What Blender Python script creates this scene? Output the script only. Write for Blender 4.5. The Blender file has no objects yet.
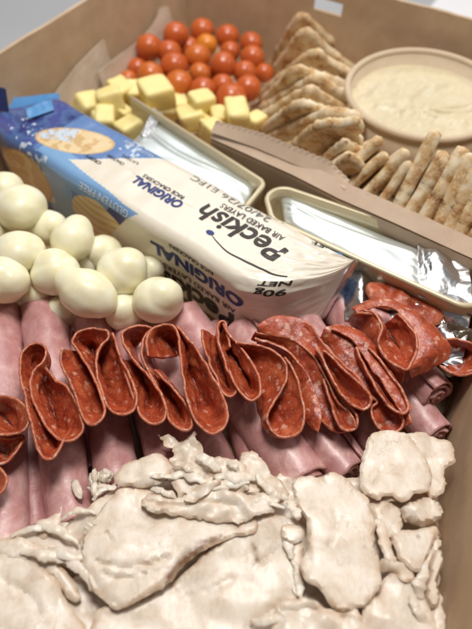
import bpy, bmesh, math, random
import numpy as np
from mathutils import Vector, Matrix, noise
from mathutils.geometry import delaunay_2d_cdt

C = bpy.context.scene
S = 0.008                       # one authoring unit = 8 mm
R = math.radians

# ------------------------------------------------------------------ camera
PITCH, DIST, ZT, FPX = 52.0, 40.0, 3.0, 650.0
CP = np.array([0.0, -DIST*math.cos(R(PITCH)), ZT+DIST*math.sin(R(PITCH))])
cam = bpy.data.cameras.new('camera')
camo = bpy.data.objects.new('camera', cam)
C.collection.objects.link(camo)
camo.location = Vector(CP)*S
camo.rotation_euler = (R(90-PITCH), 0, 0)
cam.sensor_fit = 'HORIZONTAL'
cam.sensor_width = 36
cam.lens = 36*FPX/472
cam.clip_start = 0.01
cam.clip_end = 50
cam.dof.use_dof = True
cam.dof.focus_distance = 35.5*S
cam.dof.aperture_fstop = 10.5
C.camera = camo

# ------------------------------------------------------------------ light
w = bpy.data.worlds.new('World')
C.world = w
w.use_nodes = True
wn = w.node_tree.nodes
bg = wn['Background']
bg.inputs['Color'].default_value = (0.93, 0.93, 0.95, 1)
bg.inputs['Strength'].default_value = 0.10

def area(name, loc, target, size, power, col):
    l = bpy.data.lights.new(name, 'AREA')
    l.shape = 'RECTANGLE'
    l.size, l.size_y = size
    l.energy = power
    l.color = col
    o = bpy.data.objects.new(name, l)
    C.collection.objects.link(o)
    o.location = loc
    o.rotation_euler = (Vector(target)-Vector(loc)).to_track_quat('-Z', 'Y').to_euler()
    return o
area('ceiling_lamp', (0.02, 0.14, 0.88), (0.0, 0.06, 0.02), (0.26, 0.26), 7.1, (1.0, 0.955, 0.90))
area('added_back_lamp', (0.10, 0.70, 0.80), (0.0, 0.06, 0.02), (0.7, 0.36), 3.6, (0.97, 0.98, 1.0))  # lamp added at the back to give the foil a bright reflection
area('side_lamp', (0.75, 0.15, 0.75), (0.0, 0.08, 0.02), (0.25, 0.25), 1.6, (1.0, 0.93, 0.85))

C.view_settings.view_transform = 'Standard'
C.view_settings.look = 'None'
C.view_settings.exposure = -0.16
C.view_settings.gamma = 1.0

# ------------------------------------------------------------------ helpers
def at(x, y, z):
    """the point at height z seen at photograph pixel (x, y)"""
    p = R(PITCH)
    d = (np.array([0, math.cos(p), -math.sin(p)])*FPX + np.array([1., 0, 0])*(x-236)
         - np.array([0, math.sin(p), math.cos(p)])*(y-314.5))
    t = (z-CP[2])/d[2]
    return CP+d*t

def ray(x, y):
    return at(x, y, 0)-CP

def fbm(p, sc=1.0, seed=0.0, oct=3):
    return noise.fractal(Vector((p[0]*sc+seed*7.13, p[1]*sc-seed*3.7, p[2]*sc+seed*1.9)), 1.0, 2.0, oct)

def link(name, verts, faces, mat, parent=None, smooth=True, attrs=None, mats=None, fmat=None, origin=None, cols=None):
    v = np.asarray(verts, dtype=float)
    lo, hi = v.min(0), v.max(0)
    org = np.array([(lo[0]+hi[0])/2, (lo[1]+hi[1])/2, lo[2]]) if origin is None else np.array(origin, float)
    me = bpy.data.meshes.new(name)
    me.from_pydata(((v-org)*S).tolist(), [], faces)
    for m in (mats or [mat]):
        me.materials.append(m)
    if fmat is not None:
        me.polygons.foreach_set('material_index', fmat)
    if attrs:
        for k, a in attrs.items():
            at_ = me.attributes.new(k, 'FLOAT', 'POINT')
            at_.data.foreach_set('value', np.asarray(a, dtype=np.float32))
    if cols is not None:
        ca = me.attributes.new('paint', 'FLOAT_COLOR', 'POINT')
        ca.data.foreach_set('color', np.asarray(cols, dtype=np.float32).ravel())
    me.update()
    bm = bmesh.new(); bm.from_mesh(me)
    bmesh.ops.recalc_face_normals(bm, faces=bm.faces)
    bm.to_mesh(me); bm.free()
    if smooth:
        me.polygons.foreach_set('use_smooth', [True]*len(me.polygons))
    o = bpy.data.objects.new(name, me)
    C.collection.objects.link(o)
    if parent is not None:
        o.parent = parent
        o.location = Vector(org*S)-Vector(parent['_w'])
    else:
        o.location = Vector(org*S)
    o['_w'] = (float(org[0]*S), float(org[1]*S), float(org[2]*S))
    return o

def empty(name, loc):
    o = bpy.data.objects.new(name, None)
    o.empty_display_size = 0.01
    C.collection.objects.link(o)
    o.location = Vector(loc)*S
    o['_w'] = tuple(float(c*S) for c in loc)
    return o

def tag(o, label, cat, group=None):
    o['label'] = label
    o['category'] = cat
    if group:
        o['group'] = group
    return o

def struct(o):
    o['kind'] = 'structure'
    return o

def bevel(o, wd, seg=2):
    m = o.modifiers.new('bevel', 'BEVEL'); m.width = wd*S; m.segments = seg; m.limit_method = 'ANGLE'
    return o

def smooth_curve(pts, step, closed=False):
    """Catmull-Rom through pts, resampled at even steps"""
    P = [np.array(p, float) for p in pts]
    n = len(P); out = []
    segs = n if closed else n-1
    for i in range(segs):
        if closed:
            a, b, c, d = P[(i-1) % n], P[i], P[(i+1) % n], P[(i+2) % n]
        else:
            a, b, c, d = P[max(i-1, 0)], P[i], P[i+1], P[min(i+2, n-1)]
        for k in range(12):
            t = k/12
            out.append(0.5*((2*b)+(-a+c)*t+(2*a-5*b+4*c-d)*t*t+(-a+3*b-3*c+d)*t**3))
    out.append(P[0] if closed else P[-1])
    out = np.array(out)
    L = np.r_[0, np.cumsum(np.linalg.norm(np.diff(out, axis=0), axis=1))]
    m = max(4, int(L[-1]/step))
    q = np.linspace(0, L[-1], m+1)
    r = np.stack([np.interp(q, L, out[:, k]) for k in range(out.shape[1])], 1)
    return r[:-1] if closed else r

# ------------------------------------------------------------------ materials
class NT:
    def __init__(self, name):
        self.m = bpy.data.materials.new(name); self.m.use_nodes = True
        self.t = self.m.node_tree; self.n = self.t.nodes; self.l = self.t.links
        self.b = self.n['Principled BSDF']
        tc = self.n.new('ShaderNodeTexCoord')
        oi = self.n.new('ShaderNodeObjectInfo')
        mp = self.n.new('ShaderNodeVectorMath'); mp.operation = 'SCALE'; mp.inputs[3].default_value = 1/S
        self.l.new(tc.outputs['Object'], mp.inputs[0])
        ad = self.n.new('ShaderNodeVectorMath'); ad.operation = 'ADD'
        mu = self.n.new('ShaderNodeMath'); mu.operation = 'MULTIPLY'; mu.inputs[1].default_value = 40
        self.l.new(oi.outputs['Random'], mu.inputs[0])
        self.rand = oi.outputs['Random']
        self.l.new(mp.outputs[0], ad.inputs[0]); self.l.new(mu.outputs[0], ad.inputs[1])
        self.co = ad.outputs[0]
    def mapped(self, scale):
        m = self.n.new('ShaderNodeMapping'); m.inputs['Scale'].default_value = scale
        self.l.new(self.co, m.inputs['Vector']); return m.outputs[0]
    def noise(self, scale, detail=4, rough=0.55, dist=0.0, vec=None):
        x = self.n.new('ShaderNodeTexNoise'); x.inputs['Scale'].default_value = scale
        x.inputs['Detail'].default_value = detail; x.inputs['Roughness'].default_value = rough
        x.inputs['Distortion'].default_value = dist
        self.l.new(vec or self.co, x.inputs['Vector']); return x.outputs['Fac']
    def voro(self, scale, vec=None, feature='F1', rnd=1.0):
        x = self.n.new('ShaderNodeTexVoronoi'); x.inputs['Scale'].default_value = scale; x.feature = feature
        x.inputs['Randomness'].default_value = rnd
        self.l.new(vec or self.co, x.inputs['Vector']); return x.outputs['Distance']
    def ramp(self, fac, stops):
        r = self.n.new('ShaderNodeValToRGB'); e = r.color_ramp.elements
        while len(e) < len(stops): e.new(0.5)
        for i, (p, c) in enumerate(stops):
            e[i].position = p; e[i].color = (*c, 1) if len(c) == 3 else c
        self.l.new(fac, r.inputs[0]); return r.outputs[0]
    def mix(self, fac, a, b, mode='MIX'):
        x = self.n.new('ShaderNodeMix'); x.data_type = 'RGBA'; x.blend_type = mode
        for s, v in ((0, fac), (6, a), (7, b)):
            if isinstance(v, (int, float)): x.inputs[s].default_value = v
            elif isinstance(v, tuple): x.inputs[s].default_value = (*v, 1)
            else: self.l.new(v, x.inputs[s])
        return x.outputs[2]
    def math(self, op, a, b=0.0):
        x = self.n.new('ShaderNodeMath'); x.operation = op
        for i, v in enumerate((a, b)):
            if isinstance(v, (int, float)): x.inputs[i].default_value = v
            else: self.l.new(v, x.inputs[i])
        return x.outputs[0]
    def attr(self, name, out='Fac'):
        x = self.n.new('ShaderNodeAttribute'); x.attribute_name = name; return x.outputs[out]
    def set(self, k, v):
        i = self.b.inputs[k]
        if isinstance(v, (int, float)): i.default_value = v
        elif isinstance(v, tuple): i.default_value = (*v, 1) if len(v) == 3 and i.type == 'RGBA' else v
        else: self.l.new(v, i)
        return self
    def bump(self, h, strength=0.3, dist=0.1):
        b = self.n.new('ShaderNodeBump'); b.inputs['Strength'].default_value = strength
        b.inputs['Distance'].default_value = dist*S
        self.l.new(h, b.inputs['Height'])
        prev = self.b.inputs['Normal'].links
        if prev: self.l.new(prev[0].from_socket, b.inputs['Normal'])
        self.l.new(b.outputs[0], self.b.inputs['Normal']); return self
    def sss(self, wgt, rad, scale=1.0):
        self.set('Subsurface Weight', wgt); self.b.inputs['Subsurface Radius'].default_value = rad
        self.b.inputs['Subsurface Scale'].default_value = scale*S; return self

def m_card(name, base, dark):
    t = NT(name)
    f = t.noise(0.5, 5, .6); g = t.noise(14, 3, .7, vec=t.mapped((1, 1, .25)))
    c = t.mix(t.ramp(f, [(.35, (0, 0, 0)), (.65, (1, 1, 1))]), dark, base)
    c = t.mix(t.math('MULTIPLY', t.ramp(g, [(.45, (0, 0, 0)), (.75, (1, 1, 1))]), .22), c, tuple(x*.6 for x in base))
    t.set('Base Color', c).set('Roughness', .78).set('Specular IOR Level', .25)
    t.bump(t.noise(9, 4, .6), .12, .05)
    return t.m
M = {}
M['card'] = m_card('kraft_cardboard', (.56, .40, .26), (.49, .34, .21))
M['card_edge'] = m_card('cardboard_edge', (.60, .46, .33), (.5, .37, .25))
M['card_pale'] = m_card('pale_cardboard', (.68, .52, .39), (.62, .46, .34))
M['liner'] = m_card('kraft_paper', (.72, .61, .49), (.64, .53, .41))
M['bowlm'] = m_card('kraft_bowl_paper', (.66, .53, .38), (.61, .48, .33))

t = NT('tabletop'); t.set('Base Color', t.mix(t.noise(.08, 2), (.40, .41, .43), (.46, .47, .49))).set('Roughness', .45)
t.bump(t.noise(6, 3), .05, .05); M['table'] = t.m
t = NT('white_paper'); t.set('Base Color', t.mix(t.noise(.5, 2), (.78, .78, .80), (.84, .84, .86))).set('Roughness', .6); M['paper'] = t.m

# ham
t = NT('ham')
st = t.noise(1.1, 5, .6, .6, t.mapped((1.0, .7, 1)))
c = t.ramp(st, [(.30, (.47, .21, .20)), (.5, (.61, .325, .31)), (.72, (.78, .53, .49))])
c = t.mix(t.math('MULTIPLY', t.ramp(t.noise(5, 4, .7), [(.55, (0, 0, 0)), (.75, (1, 1, 1))]), .45), c, (.72, .47, .43))
c = t.mix(t.math('MULTIPLY', t.ramp(t.noise(.5, 2), [(.45, (0, 0, 0)), (.7, (1, 1, 1))]), .4), c, (.46, .17, .18))
t.set('Base Color', c).set('Roughness', t.math('ADD', t.math('MULTIPLY', t.noise(2), .34), .19)).set('Specular IOR Level', .6).set('Coat Weight', .07).set('Coat Roughness', .2)
t.sss(.12, (1.0, .35, .25), .3)
t.bump(t.noise(3.0, 5, .65), .25, .12).bump(t.noise(22, 2), .1, .03)
M['ham'] = t.m

# salami
t = NT('salami')
dn = t.n.new('ShaderNodeTexNoise'); dn.inputs['Scale'].default_value = 2.2
t.l.new(t.co, dn.inputs['Vector'])
dv = t.n.new('ShaderNodeVectorMath'); dv.operation = 'MULTIPLY_ADD'; dv.inputs[1].default_value = (.45, .45, .45)
t.l.new(dn.outputs['Color'], dv.inputs[0]); t.l.new(t.co, dv.inputs[2])
meat = t.ramp(t.noise(1.4, 4, .6), [(.3, (.24, .030, .014)), (.52, (.44, .075, .028)), (.75, (.58, .165, .068))])
fat = t.ramp(t.voro(1.9, dv.outputs[0]), [(.22, (1, 1, 1)), (.36, (0, 0, 0))])
fatn = t.ramp(t.noise(1.9, 2), [(.46, (0, 0, 0)), (.54, (1, 1, 1))])
fine = t.ramp(t.voro(4.2, dv.outputs[0]), [(.16, (1, 1, 1)), (.34, (0, 0, 0))])
c = t.mix(t.math('MULTIPLY', t.math('MULTIPLY', fat, fatn), .8), meat, (.66, .38, .28))
c = t.mix(t.math('MULTIPLY', fine, .38), c, (.60, .27, .17))
ed = t.attr('edge')
en = t.math('MULTIPLY', ed, t.ramp(t.noise(5.5, 2), [(.40, (.3, .3, .3)), (.62, (1, 1, 1))]))
c = t.mix(t.math('MULTIPLY', en, .42), c, (.70, .34, .19))
t.set('Base Color', c).set('Roughness', t.math('ADD', t.math('MULTIPLY', t.noise(4), .35), .15)).set('Specular IOR Level', .6)
t.sss(.15, (1.0, .25, .12), .2)
t.bump(t.noise(7, 4, .6), .35, .08).bump(fat, .12, .05)
M['salami'] = t.m

# chicken
t = NT('chicken')
f1 = t.noise(1.1, 5, .6, .5); f2 = t.noise(6, 4, .65, 1.0, t.mapped((1, .3, 1)))
c = t.ramp(f1, [(.30, (.64, .50, .375)), (.46, (.765, .65, .525)), (.66, (.86, .775, .67))])
c = t.mix(t.math('MULTIPLY', t.ramp(f2, [(.50, (0, 0, 0)), (.78, (1, 1, 1))]), .35), c, (.62, .44, .31))
sp = t.ramp(t.voro(.55), [(.0, (1, 1, 1)), (.09, (0, 0, 0))])
c = t.mix(t.math('MULTIPLY', sp, .35), c, (.42, .23, .14))
edc = t.math('MULTIPLY', t.attr('edge'), t.ramp(t.noise(1.4, 2), [(.4, (.1, .1, .1)), (.6, (.75, .75, .75))]))
c = t.mix(edc, c, (.60, .40, .25))
c = t.mix(t.attr('stain'), c, (.21, .095, .035))
t.set('Base Color', c).set('Roughness', t.math('ADD', t.math('MULTIPLY', t.noise(2.2), .34), .20)).set('Specular IOR Level', .55).set('Coat Weight', .12).set('Coat Roughness', .15)
t.sss(.2, (1.0, .6, .4), .3)
cr = t.ramp(t.math('ABSOLUTE', t.math('SUBTRACT', t.noise(.75, 3, .6, 2.2, t.mapped((1, .4, 1))), .5)), [(.0, (0, 0, 0)), (.010, (1, 1, 1))])
gate = t.ramp(t.noise(.4, 2), [(.56, (1, 1, 1)), (.64, (0, 0, 0))])
crk = t.math('MAXIMUM', cr, gate)
t.set('Base Color', t.mix(t.math('MULTIPLY', t.math('SUBTRACT', 1.0, crk), .22), c, (.52, .36, .24)))
t.bump(crk, .35, .06).bump(t.noise(8, 5, .7, 1.2, t.mapped((1, .22, 1))), .30, .04).bump(t.noise(30, 3, .6), .15, .02)
M['chicken'] = t.m

t = NT('mozzarella')
t.set('Base Color', t.mix(t.ramp(t.noise(.9, 3), [(.35, (0, 0, 0)), (.65, (1, 1, 1))]), (.89, .82, .55), (.94, .90, .69))).set('Roughness', .33).set('Specular IOR Level', .45)
t.sss(.5, (1.0, .85, .5), .6); t.bump(t.noise(1.6, 3, .5), .15, .12).bump(t.noise(14, 2), .05, .03)
M['mozz'] = t.m

t = NT('yellow_cheese')
t.set('Base Color', t.mix(t.noise(1.1, 3), (.90, .71, .25), (.94, .81, .40))).set('Roughness', .42)
t.sss(.3, (1, .7, .25), .5); t.bump(t.noise(4, 4, .6), .2, .08)
M['cheese'] = t.m

def m_tom(name, a, b):
    t = NT(name)
    t.set('Base Color', t.mix(t.noise(.7, 2), a, b)).set('Roughness', .30).set('Coat Weight', .12).set('Coat Roughness', .12)
    t.sss(.25, (1, .2, .05), .4); t.bump(t.noise(1.5, 2), .05, .1)
    return t.m
M['tom_red'] = m_tom('tomato_red', (.52, .085, .020), (.60, .15, .03))
M['tom_orange'] = m_tom('tomato_orange', (.58, .13, .022), (.62, .18, .03))
M['tom_yellow'] = m_tom('tomato_yellow', (.72, .27, .02), (.75, .22, .02))

t = NT('cracker')
f = t.noise(.95, 3, .55); g = t.noise(6, 5, .7)
c = t.ramp(f, [(.42, (.86, .74, .53)), (.53, (.72, .50, .25)), (.66, (.38, .17, .055))])
c = t.mix(t.ramp(g, [(.48, (0, 0, 0)), (.66, (.8, .8, .8))]), c, (.88, .79, .62))
c = t.mix(t.math('MULTIPLY', t.attr('edge'), t.ramp(t.noise(1.3, 2), [(.42, (.05, .05, .05)), (.6, (.45, .45, .45))])), c, (.52, .29, .10))
t.set('Base Color', c).set('Roughness', .8).set('Specular IOR Level', .2)
t.bump(t.noise(5, 6, .7), .4, .09)
M['cracker'] = t.m

t = NT('hummus')
t.set('Base Color', t.mix(t.noise(2.5, 4, .6), (.64, .55, .36), (.71, .63, .45))).set('Roughness', .38)
t.sss(.2, (1, .8, .5), .4); t.bump(t.noise(6, 2), .08, .04)
M['hummus'] = t.m

t = NT('silver_foil')
t.set('Base Color', (.88, .89, .90)).set('Metallic', .85).set('Roughness', .24)
t.bump(t.noise(1.2, 3, .5, 1.5), .25, .2).bump(t.voro(2.2), .15, .1)
M['foil'] = t.m
t = NT('crumpled_foil')
t.set('Base Color', (.80, .81, .83)).set('Metallic', 1.0).set('Roughness', .27)
t.bump(t.noise(.6, 2, .5, 1.0), .4, .4)
M['foil2'] = t.m
t = NT('white_foil')
t.set('Base Color', t.mix(t.noise(.5, 3), (.62, .68, .66), (.76, .80, .78))).set('Metallic', .65).set('Roughness', .40).set('Coat Weight', .3)
t.bump(t.noise(.4, 2, .5, .6), .2, .2)
M['wfoil'] = t.m
t = NT('pale_gold_tray')
g = t.noise(5, 3, .6, 0, t.mapped((.2, .2, 3)))
t.set('Base Color', t.mix(g, (.58, .48, .28), (.74, .65, .46))).set('Roughness', .35).set('Metallic', .15).set('Coat Weight', .25)
t.bump(g, .2, .05)
M['tray'] = t.m
t = NT('printed_film')
t.set('Base Color', t.attr('paint', 'Color')).set('Roughness', .30).set('Specular IOR Level', .5).set('Coat Weight', .3).set('Coat Roughness', .25)
t.bump(t.noise(.9, 3, .5, .8), .18, .2)
M['film'] = t.m
def plain(name, c, r=.5, metal=0.0):
    t = NT(name); t.set('Base Color', t.mix(t.noise(3, 2), c, tuple(x*.9 for x in c))).set('Roughness', r).set('Metallic', metal); return t.m
M['ink_brown'] = plain('brown_ink', (.03, .018, .014), .55)
M['ink_navy'] = plain('navy_ink', (.02, .04, .20), .5)
M['ink_grey'] = plain('grey_ink', (.16, .15, .15), .5)
M['ink_white'] = plain('white_ink', (.62, .70, .80), .4)
M['blue_film'] = plain('light_blue_film', (.10, .30, .62), .28)
M['navy_film'] = plain('navy_film', (.02, .04, .16), .28)
M['dfilm'] = plain('dark_clear_film', (.10, .075, .05), .15)
M['hole'] = plain('dark_gap', (.05, .03, .02), .9)

# ------------------------------------------------------------------ setting
def boxv(p0, p1):
    x0, y0, z0 = p0; x1, y1, z1 = p1
    v = [(x, y, z) for x in (x0, x1) for y in (y0, y1) for z in (z0, z1)]
    f = [(0, 1, 3, 2), (4, 6, 7, 5), (0, 4, 5, 1), (2, 3, 7, 6), (0, 2, 6, 4), (1, 5, 7, 3)]
    return v, f
v, f = boxv((-220, -180, -4.5), (220, 200, -.35))
struct(link('tabletop', v, f, M['table'], smooth=False))

# ------------------------------------------------------------------ cardboard box
RIM = 8.5
def inter(p, d, q, e):
    A = np.array([[d[0], -e[0]], [d[1], -e[1]]]); s = np.linalg.solve(A, q-p); return p+d*s[0]
L0, L1, B0, B1 = [at(*p, RIM)[:2] for p in ((0, 55), (85, 0), (400, 0), (472, 20))]
dl = (L1-L0)/np.linalg.norm(L1-L0); db = (B1-B0)/np.linalg.norm(B1-B0)
R1, R0 = at(440, 628, 3)[:2], at(472, 352, 3)[:2]
dr = (R0-R1)/np.linalg.norm(R0-R1)
nr = np.array([dr[1], -dr[0]])
R1r = R1+nr*.9
cA = inter(L0, dl, B0, db); cB = inter(R1r, dr, B0, db)
cD = cA-dl*64
cC = inter(R1r, dr, cD, db)
rim = [cA, cB, cC, cD]
cen = sum(rim)/4
def inset(poly, d):
    out = []; n = len(poly)
    for i in range(n):
        a, b, c = poly[i-1], poly[i], poly[(i+1) % n]
        e1 = (b-a)/np.linalg.norm(b-a); e2 = (c-b)/np.linalg.norm(c-b)
        n1 = np.array([-e1[1], e1[0]]); n2 = np.array([-e2[1], e2[0]])
        if n1@(cen-b) < 0: n1 = -n1
        if n2@(cen-b) < 0: n2 = -n2
        out.append(inter(b+n1*d, e1, b+n2*d, e2))
    return out
base = inset(rim, 1.5); base[1] = base[1]+nr*0; 
rimo = inset(rim, -.32); baseo = inset(base, -.32)
box = empty('cardboard_box', (cen[0], cen[1], -.3))
tag(box, 'open brown kraft cardboard catering box holding all the food', 'box')
names = ['back', 'right', 'front', 'left']
def wall(i, hole=None):
    j = (i+1) % 4
    n, m = 60, 34
    vs, fs, fm = [], [], []
    bi = [base[i], base[j]]; ri = [rim[i], rim[j]]; bo = [baseo[i], baseo[j]]; ro = [rimo[i], rimo[j]]
    inw = cen-(rim[i]+rim[j])/2; inw /= np.linalg.norm(inw)
    for side, (bb, rr) in enumerate(((bi, ri), (bo, ro))):
        for a in range(n+1):
            for b in range(m+1):
                u, vv = a/n, b/m
                p = (bb[0]*(1-u)+bb[1]*u)*(1-vv)+(rr[0]*(1-u)+rr[1]*u)*vv
                z = RIM*vv - .0
                off = (.08 if i == 0 else .16)*math.sin(u*9+i)*vv*min(1, 6*u, 6*(1-u)) + .10*fbm((u*9, vv*2, i), 1.0, 3)*vv*min(1, 6*u, 6*(1-u))
                p = p - inw*off
                zt = z + (.06*fbm((u*30, i, 0), 1, 5) if b == m else 0)
                vs.append((p[0], p[1], zt))
    N = (n+1)*(m+1)
    idx = lambda s, a, b: s*N+a*(m+1)+b
    def isin(a, b):
        return hole and hole[0] <= a < hole[1] and hole[2] <= b < hole[3]
    for a in range(n):
        for b in range(m):
            if isin(a, b):
                for (da, db_, e) in ((-1, 0, ((a, b), (a, b+1))), (1, 0, ((a+1, b), (a+1, b+1))), (0, -1, ((a, b), (a+1, b))), (0, 1, ((a, b+1), (a+1, b+1)))):
                    if not isin(a+da, b+db_):
                        (x1, y1), (x2, y2) = e
                        fs.append((idx(0, x1, y1), idx(0, x2, y2), idx(1, x2, y2), idx(1, x1, y1))); fm.append(1)
                continue
            for s in (0, 1):
                fs.append((idx(s, a, b), idx(s, a+1, b), idx(s, a+1, b+1), idx(s, a, b+1))); fm.append(0)
        fs.append((idx(0, a, m), idx(0, a+1, m), idx(1, a+1, m), idx(1, a, m))); fm.append(1)
        fs.append((idx(0, a, 0), idx(0, a+1, 0), idx(1, a+1, 0), idx(1, a, 0))); fm.append(0)
    return link('wall', vs, fs, None, box, smooth=False, mats=[M['card'], M['card_edge']], fmat=fm)
# the tab slot in the back wall: find where the photo shows it
def wall_uv(px, py):
    d = ray(px, py); nb = np.array([-db[1], db[0]])
    t = ((B0-CP[:2])@nb)/(d[:2]@nb); P = CP+d*t
    L = np.linalg.norm(cB-cA)
    return ((P[:2]-cA)@db)/L, P[2]/RIM
u0, z0 = wall_uv(316, 5); u1, z1 = wall_uv(346, 5)
wall(0, (int(round(u0*60)), int(round(u1*60)), int(round(z0*34)), min(33, int(round(z0*34))+4)))
for i in (1, 2, 3): wall(i)
fl = [(p[0], p[1], z) for z in (-.02, -.3) for p in baseo]
link('base', fl, [(0, 1, 2, 3), (7, 6, 5, 4), (0, 4, 5, 1), (1, 5, 6, 2), (2, 6, 7, 3), (3, 7, 4, 0)], M['card'], box, smooth=False)

# white sheet on the table behind the box
a, b = at(360, -60, -.3), at(520, 20, -.3)
nb = np.array([-db[1], db[0]]);  nb = nb if nb@(cen-cA) < 0 else -nb
p0 = rimo[0]+db*20+nb*1.5
q = [p0, p0+db*46, p0+db*46+nb*40, p0+nb*40]
v = [(p[0], p[1], z) for z in (-.34, -.28) for p in q]
bevel(tag(link('paper_sheet', v, [(3, 2, 1, 0), (4, 5, 6, 7), (0, 1, 5, 4), (1, 2, 6, 5), (2, 3, 7, 6), (3, 0, 4, 7)], M['paper'], smooth=False),
    'plain white sheet lying on the table behind the box', 'paper'), .02)

# ------------------------------------------------------------------ sheets of card and paper
def sheet(name, lower, upper, thick, mat, parent=None, wob=.05, seed=1, teeth=0.0, mats=None, sub=6, step=.25):
    """a standing sheet between a lower and an upper edge (lists of points)"""
    lo = np.array(lower, float); up = np.array(upper, float)
    L = np.linalg.norm(up[-1]-up[0]); n = max(8, int(L/step))
    def res(P, n):
        d = np.r_[0, np.cumsum(np.linalg.norm(np.diff(P, axis=0), axis=1))]; q_ = np.linspace(0, d[-1], n+1)
        return np.stack([np.interp(q_, d, P[:, k]) for k in range(3)], 1)
    lo, up = res(lo, n), res(up, n)
    vs, fs, fm = [], [], []
    nrm = np.cross(up[-1]-up[0], up[n//2]-lo[n//2]); nrm /= np.linalg.norm(nrm)
    for s in (-.5, .5):
        for a in range(n+1):
            for b in range(sub+1):
                v_ = b/sub; p = lo[a]*(1-v_)+up[a]*v_
                p = p+nrm*(s*thick + wob*fbm(p, .35, seed))
                if b == sub: p = p+np.array([0, 0, teeth*(1 if a % 2 else 0) + .04*fbm(p, 2, seed)])
                vs.append(p)
    N = (n+1)*(sub+1); idx = lambda s, a, b: s*N+a*(sub+1)+b
    for a in range(n):
        for b in range(sub):
            fs.append((idx(0, a, b), idx(0, a+1, b), idx(0, a+1, b+1), idx(0, a, b+1))); fm.append(0)
            fs.append((idx(1, a, b), idx(1, a, b+1), idx(1, a+1, b+1), idx(1, a+1, b))); fm.append(0)
        fs.append((idx(0, a, sub), idx(0, a+1, sub), idx(1, a+1, sub), idx(1, a, sub))); fm.append(1)
        fs.append((idx(0, a, 0), idx(1, a, 0), idx(1, a+1, 0), idx(0, a+1, 0))); fm.append(1)
    for a in (0, n):
        for b in range(sub):
            fs.append((idx(0, a, b), idx(0, a, b+1), idx(1, a, b+1), idx(1, a, b))); fm.append(1)
    return link(name, vs, fs, None, parent, smooth=False, mats=mats or [mat, M['card_edge']], fmat=fm)

def drop(p, z, toward=(0, 0)):
    return (p[0]+toward[0], p[1]+toward[1], z)

# divider between the foil trays and the crackers
dv = empty('card_divider', tuple(at(345, 185, 5.5)[:2])+(0,))
tag(dv, 'folded tan cardboard divider standing between the foil trays and the crackers', 'divider')
up = [at(218, 124, 5.9), at(300, 160, 5.9), at(346, 183, 5.9), at(400, 206, 5.9), at(490, 246, 5.9)]
lip = [(p[0]-.5, p[1]-.8, 5.25) for p in up]
sheet('folded_lip', lip, up, .2, M['card_pale'], dv, .04, 3, sub=4)
sheet('front_panel', [drop(p, 0, (.1, .15)) for p in lip], [(p[0]+.02, p[1]+.05, 5.18) for p in lip], .2, M['card_pale'], dv, .05, 3)
up2 = [at(216, 121, 6.3), at(262, 133, 6.6), at(300, 149, 6.6), at(330, 161, 6.5), at(350, 181, 6.0)]
sheet('serrated_flap', [(p[0]-.35, p[1]-.55, 5.75) for p in up2], up2, .10, M['card_pale'], dv, .03, 5, teeth=.10, step=.22, sub=4)

# paper liner up the left wall
def liner(name, label, lo_px, up_px, zl, zu, seed):
    lo = [at(x, y, z) for (x, y), z in zip(lo_px, zl)]
    up = [at(x, y, z) for (x, y), z in zip(up_px, zu)]
    o = sheet(name, lo, up, .05, M['liner'], None, .12, seed, mats=[M['liner'], M['liner']], sub=10)
    tag(o, label, 'liner')
    return o
nl = np.array([dl[1], -dl[0]])     # points into the box
def onwall(px, py, gap):
    d = ray(px, py); 
    # leaning wall plane through rim line and base line
    P0 = np.array([cA[0], cA[1], RIM]); P1 = np.array([base[0][0], base[0][1], 0]); P2 = np.array([cD[0], cD[1], RIM])
    n_ = np.cross(P2-P0, P1-P0); n_ /= np.linalg.norm(n_)
    if n_[:2]@nl < 0: n_ = -n_
    t = ((P0+n_*gap-CP)@n_)/(d@n_); return CP+d*t
def panel(name, label, upx, gap, seed, parent=None):
    up = [onwall(x, y, gap) for x, y in upx]
    lo = [drop(p, .1, nl*(p[2])*-.0 + nl*(.17*p[2])) for p in up]
    o = sheet(name, lo, up, .05, M['liner'], parent, .10, seed, mats=[M['liner'], M['liner']], sub=10)
    if parent is None: tag(o, label, 'liner', 'torn kraft paper liner pieces')
    return o
panel('paper_liner', 'torn kraft paper liner piece rising to a peak on the left wall', [(28, 118), (52, 98), (76, 66), (104, 38), (109, 57), (116, 66), (128, 70)], .35, 2)
panel('paper_liner', 'crumpled kraft paper liner piece beside the tomatoes with upright tab', [(98, 72), (118, 56), (136, 42), (150, 29), (157, 18), (160, 8), (168, 6), (172, 20), (177, 34)], .8, 4)

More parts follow.
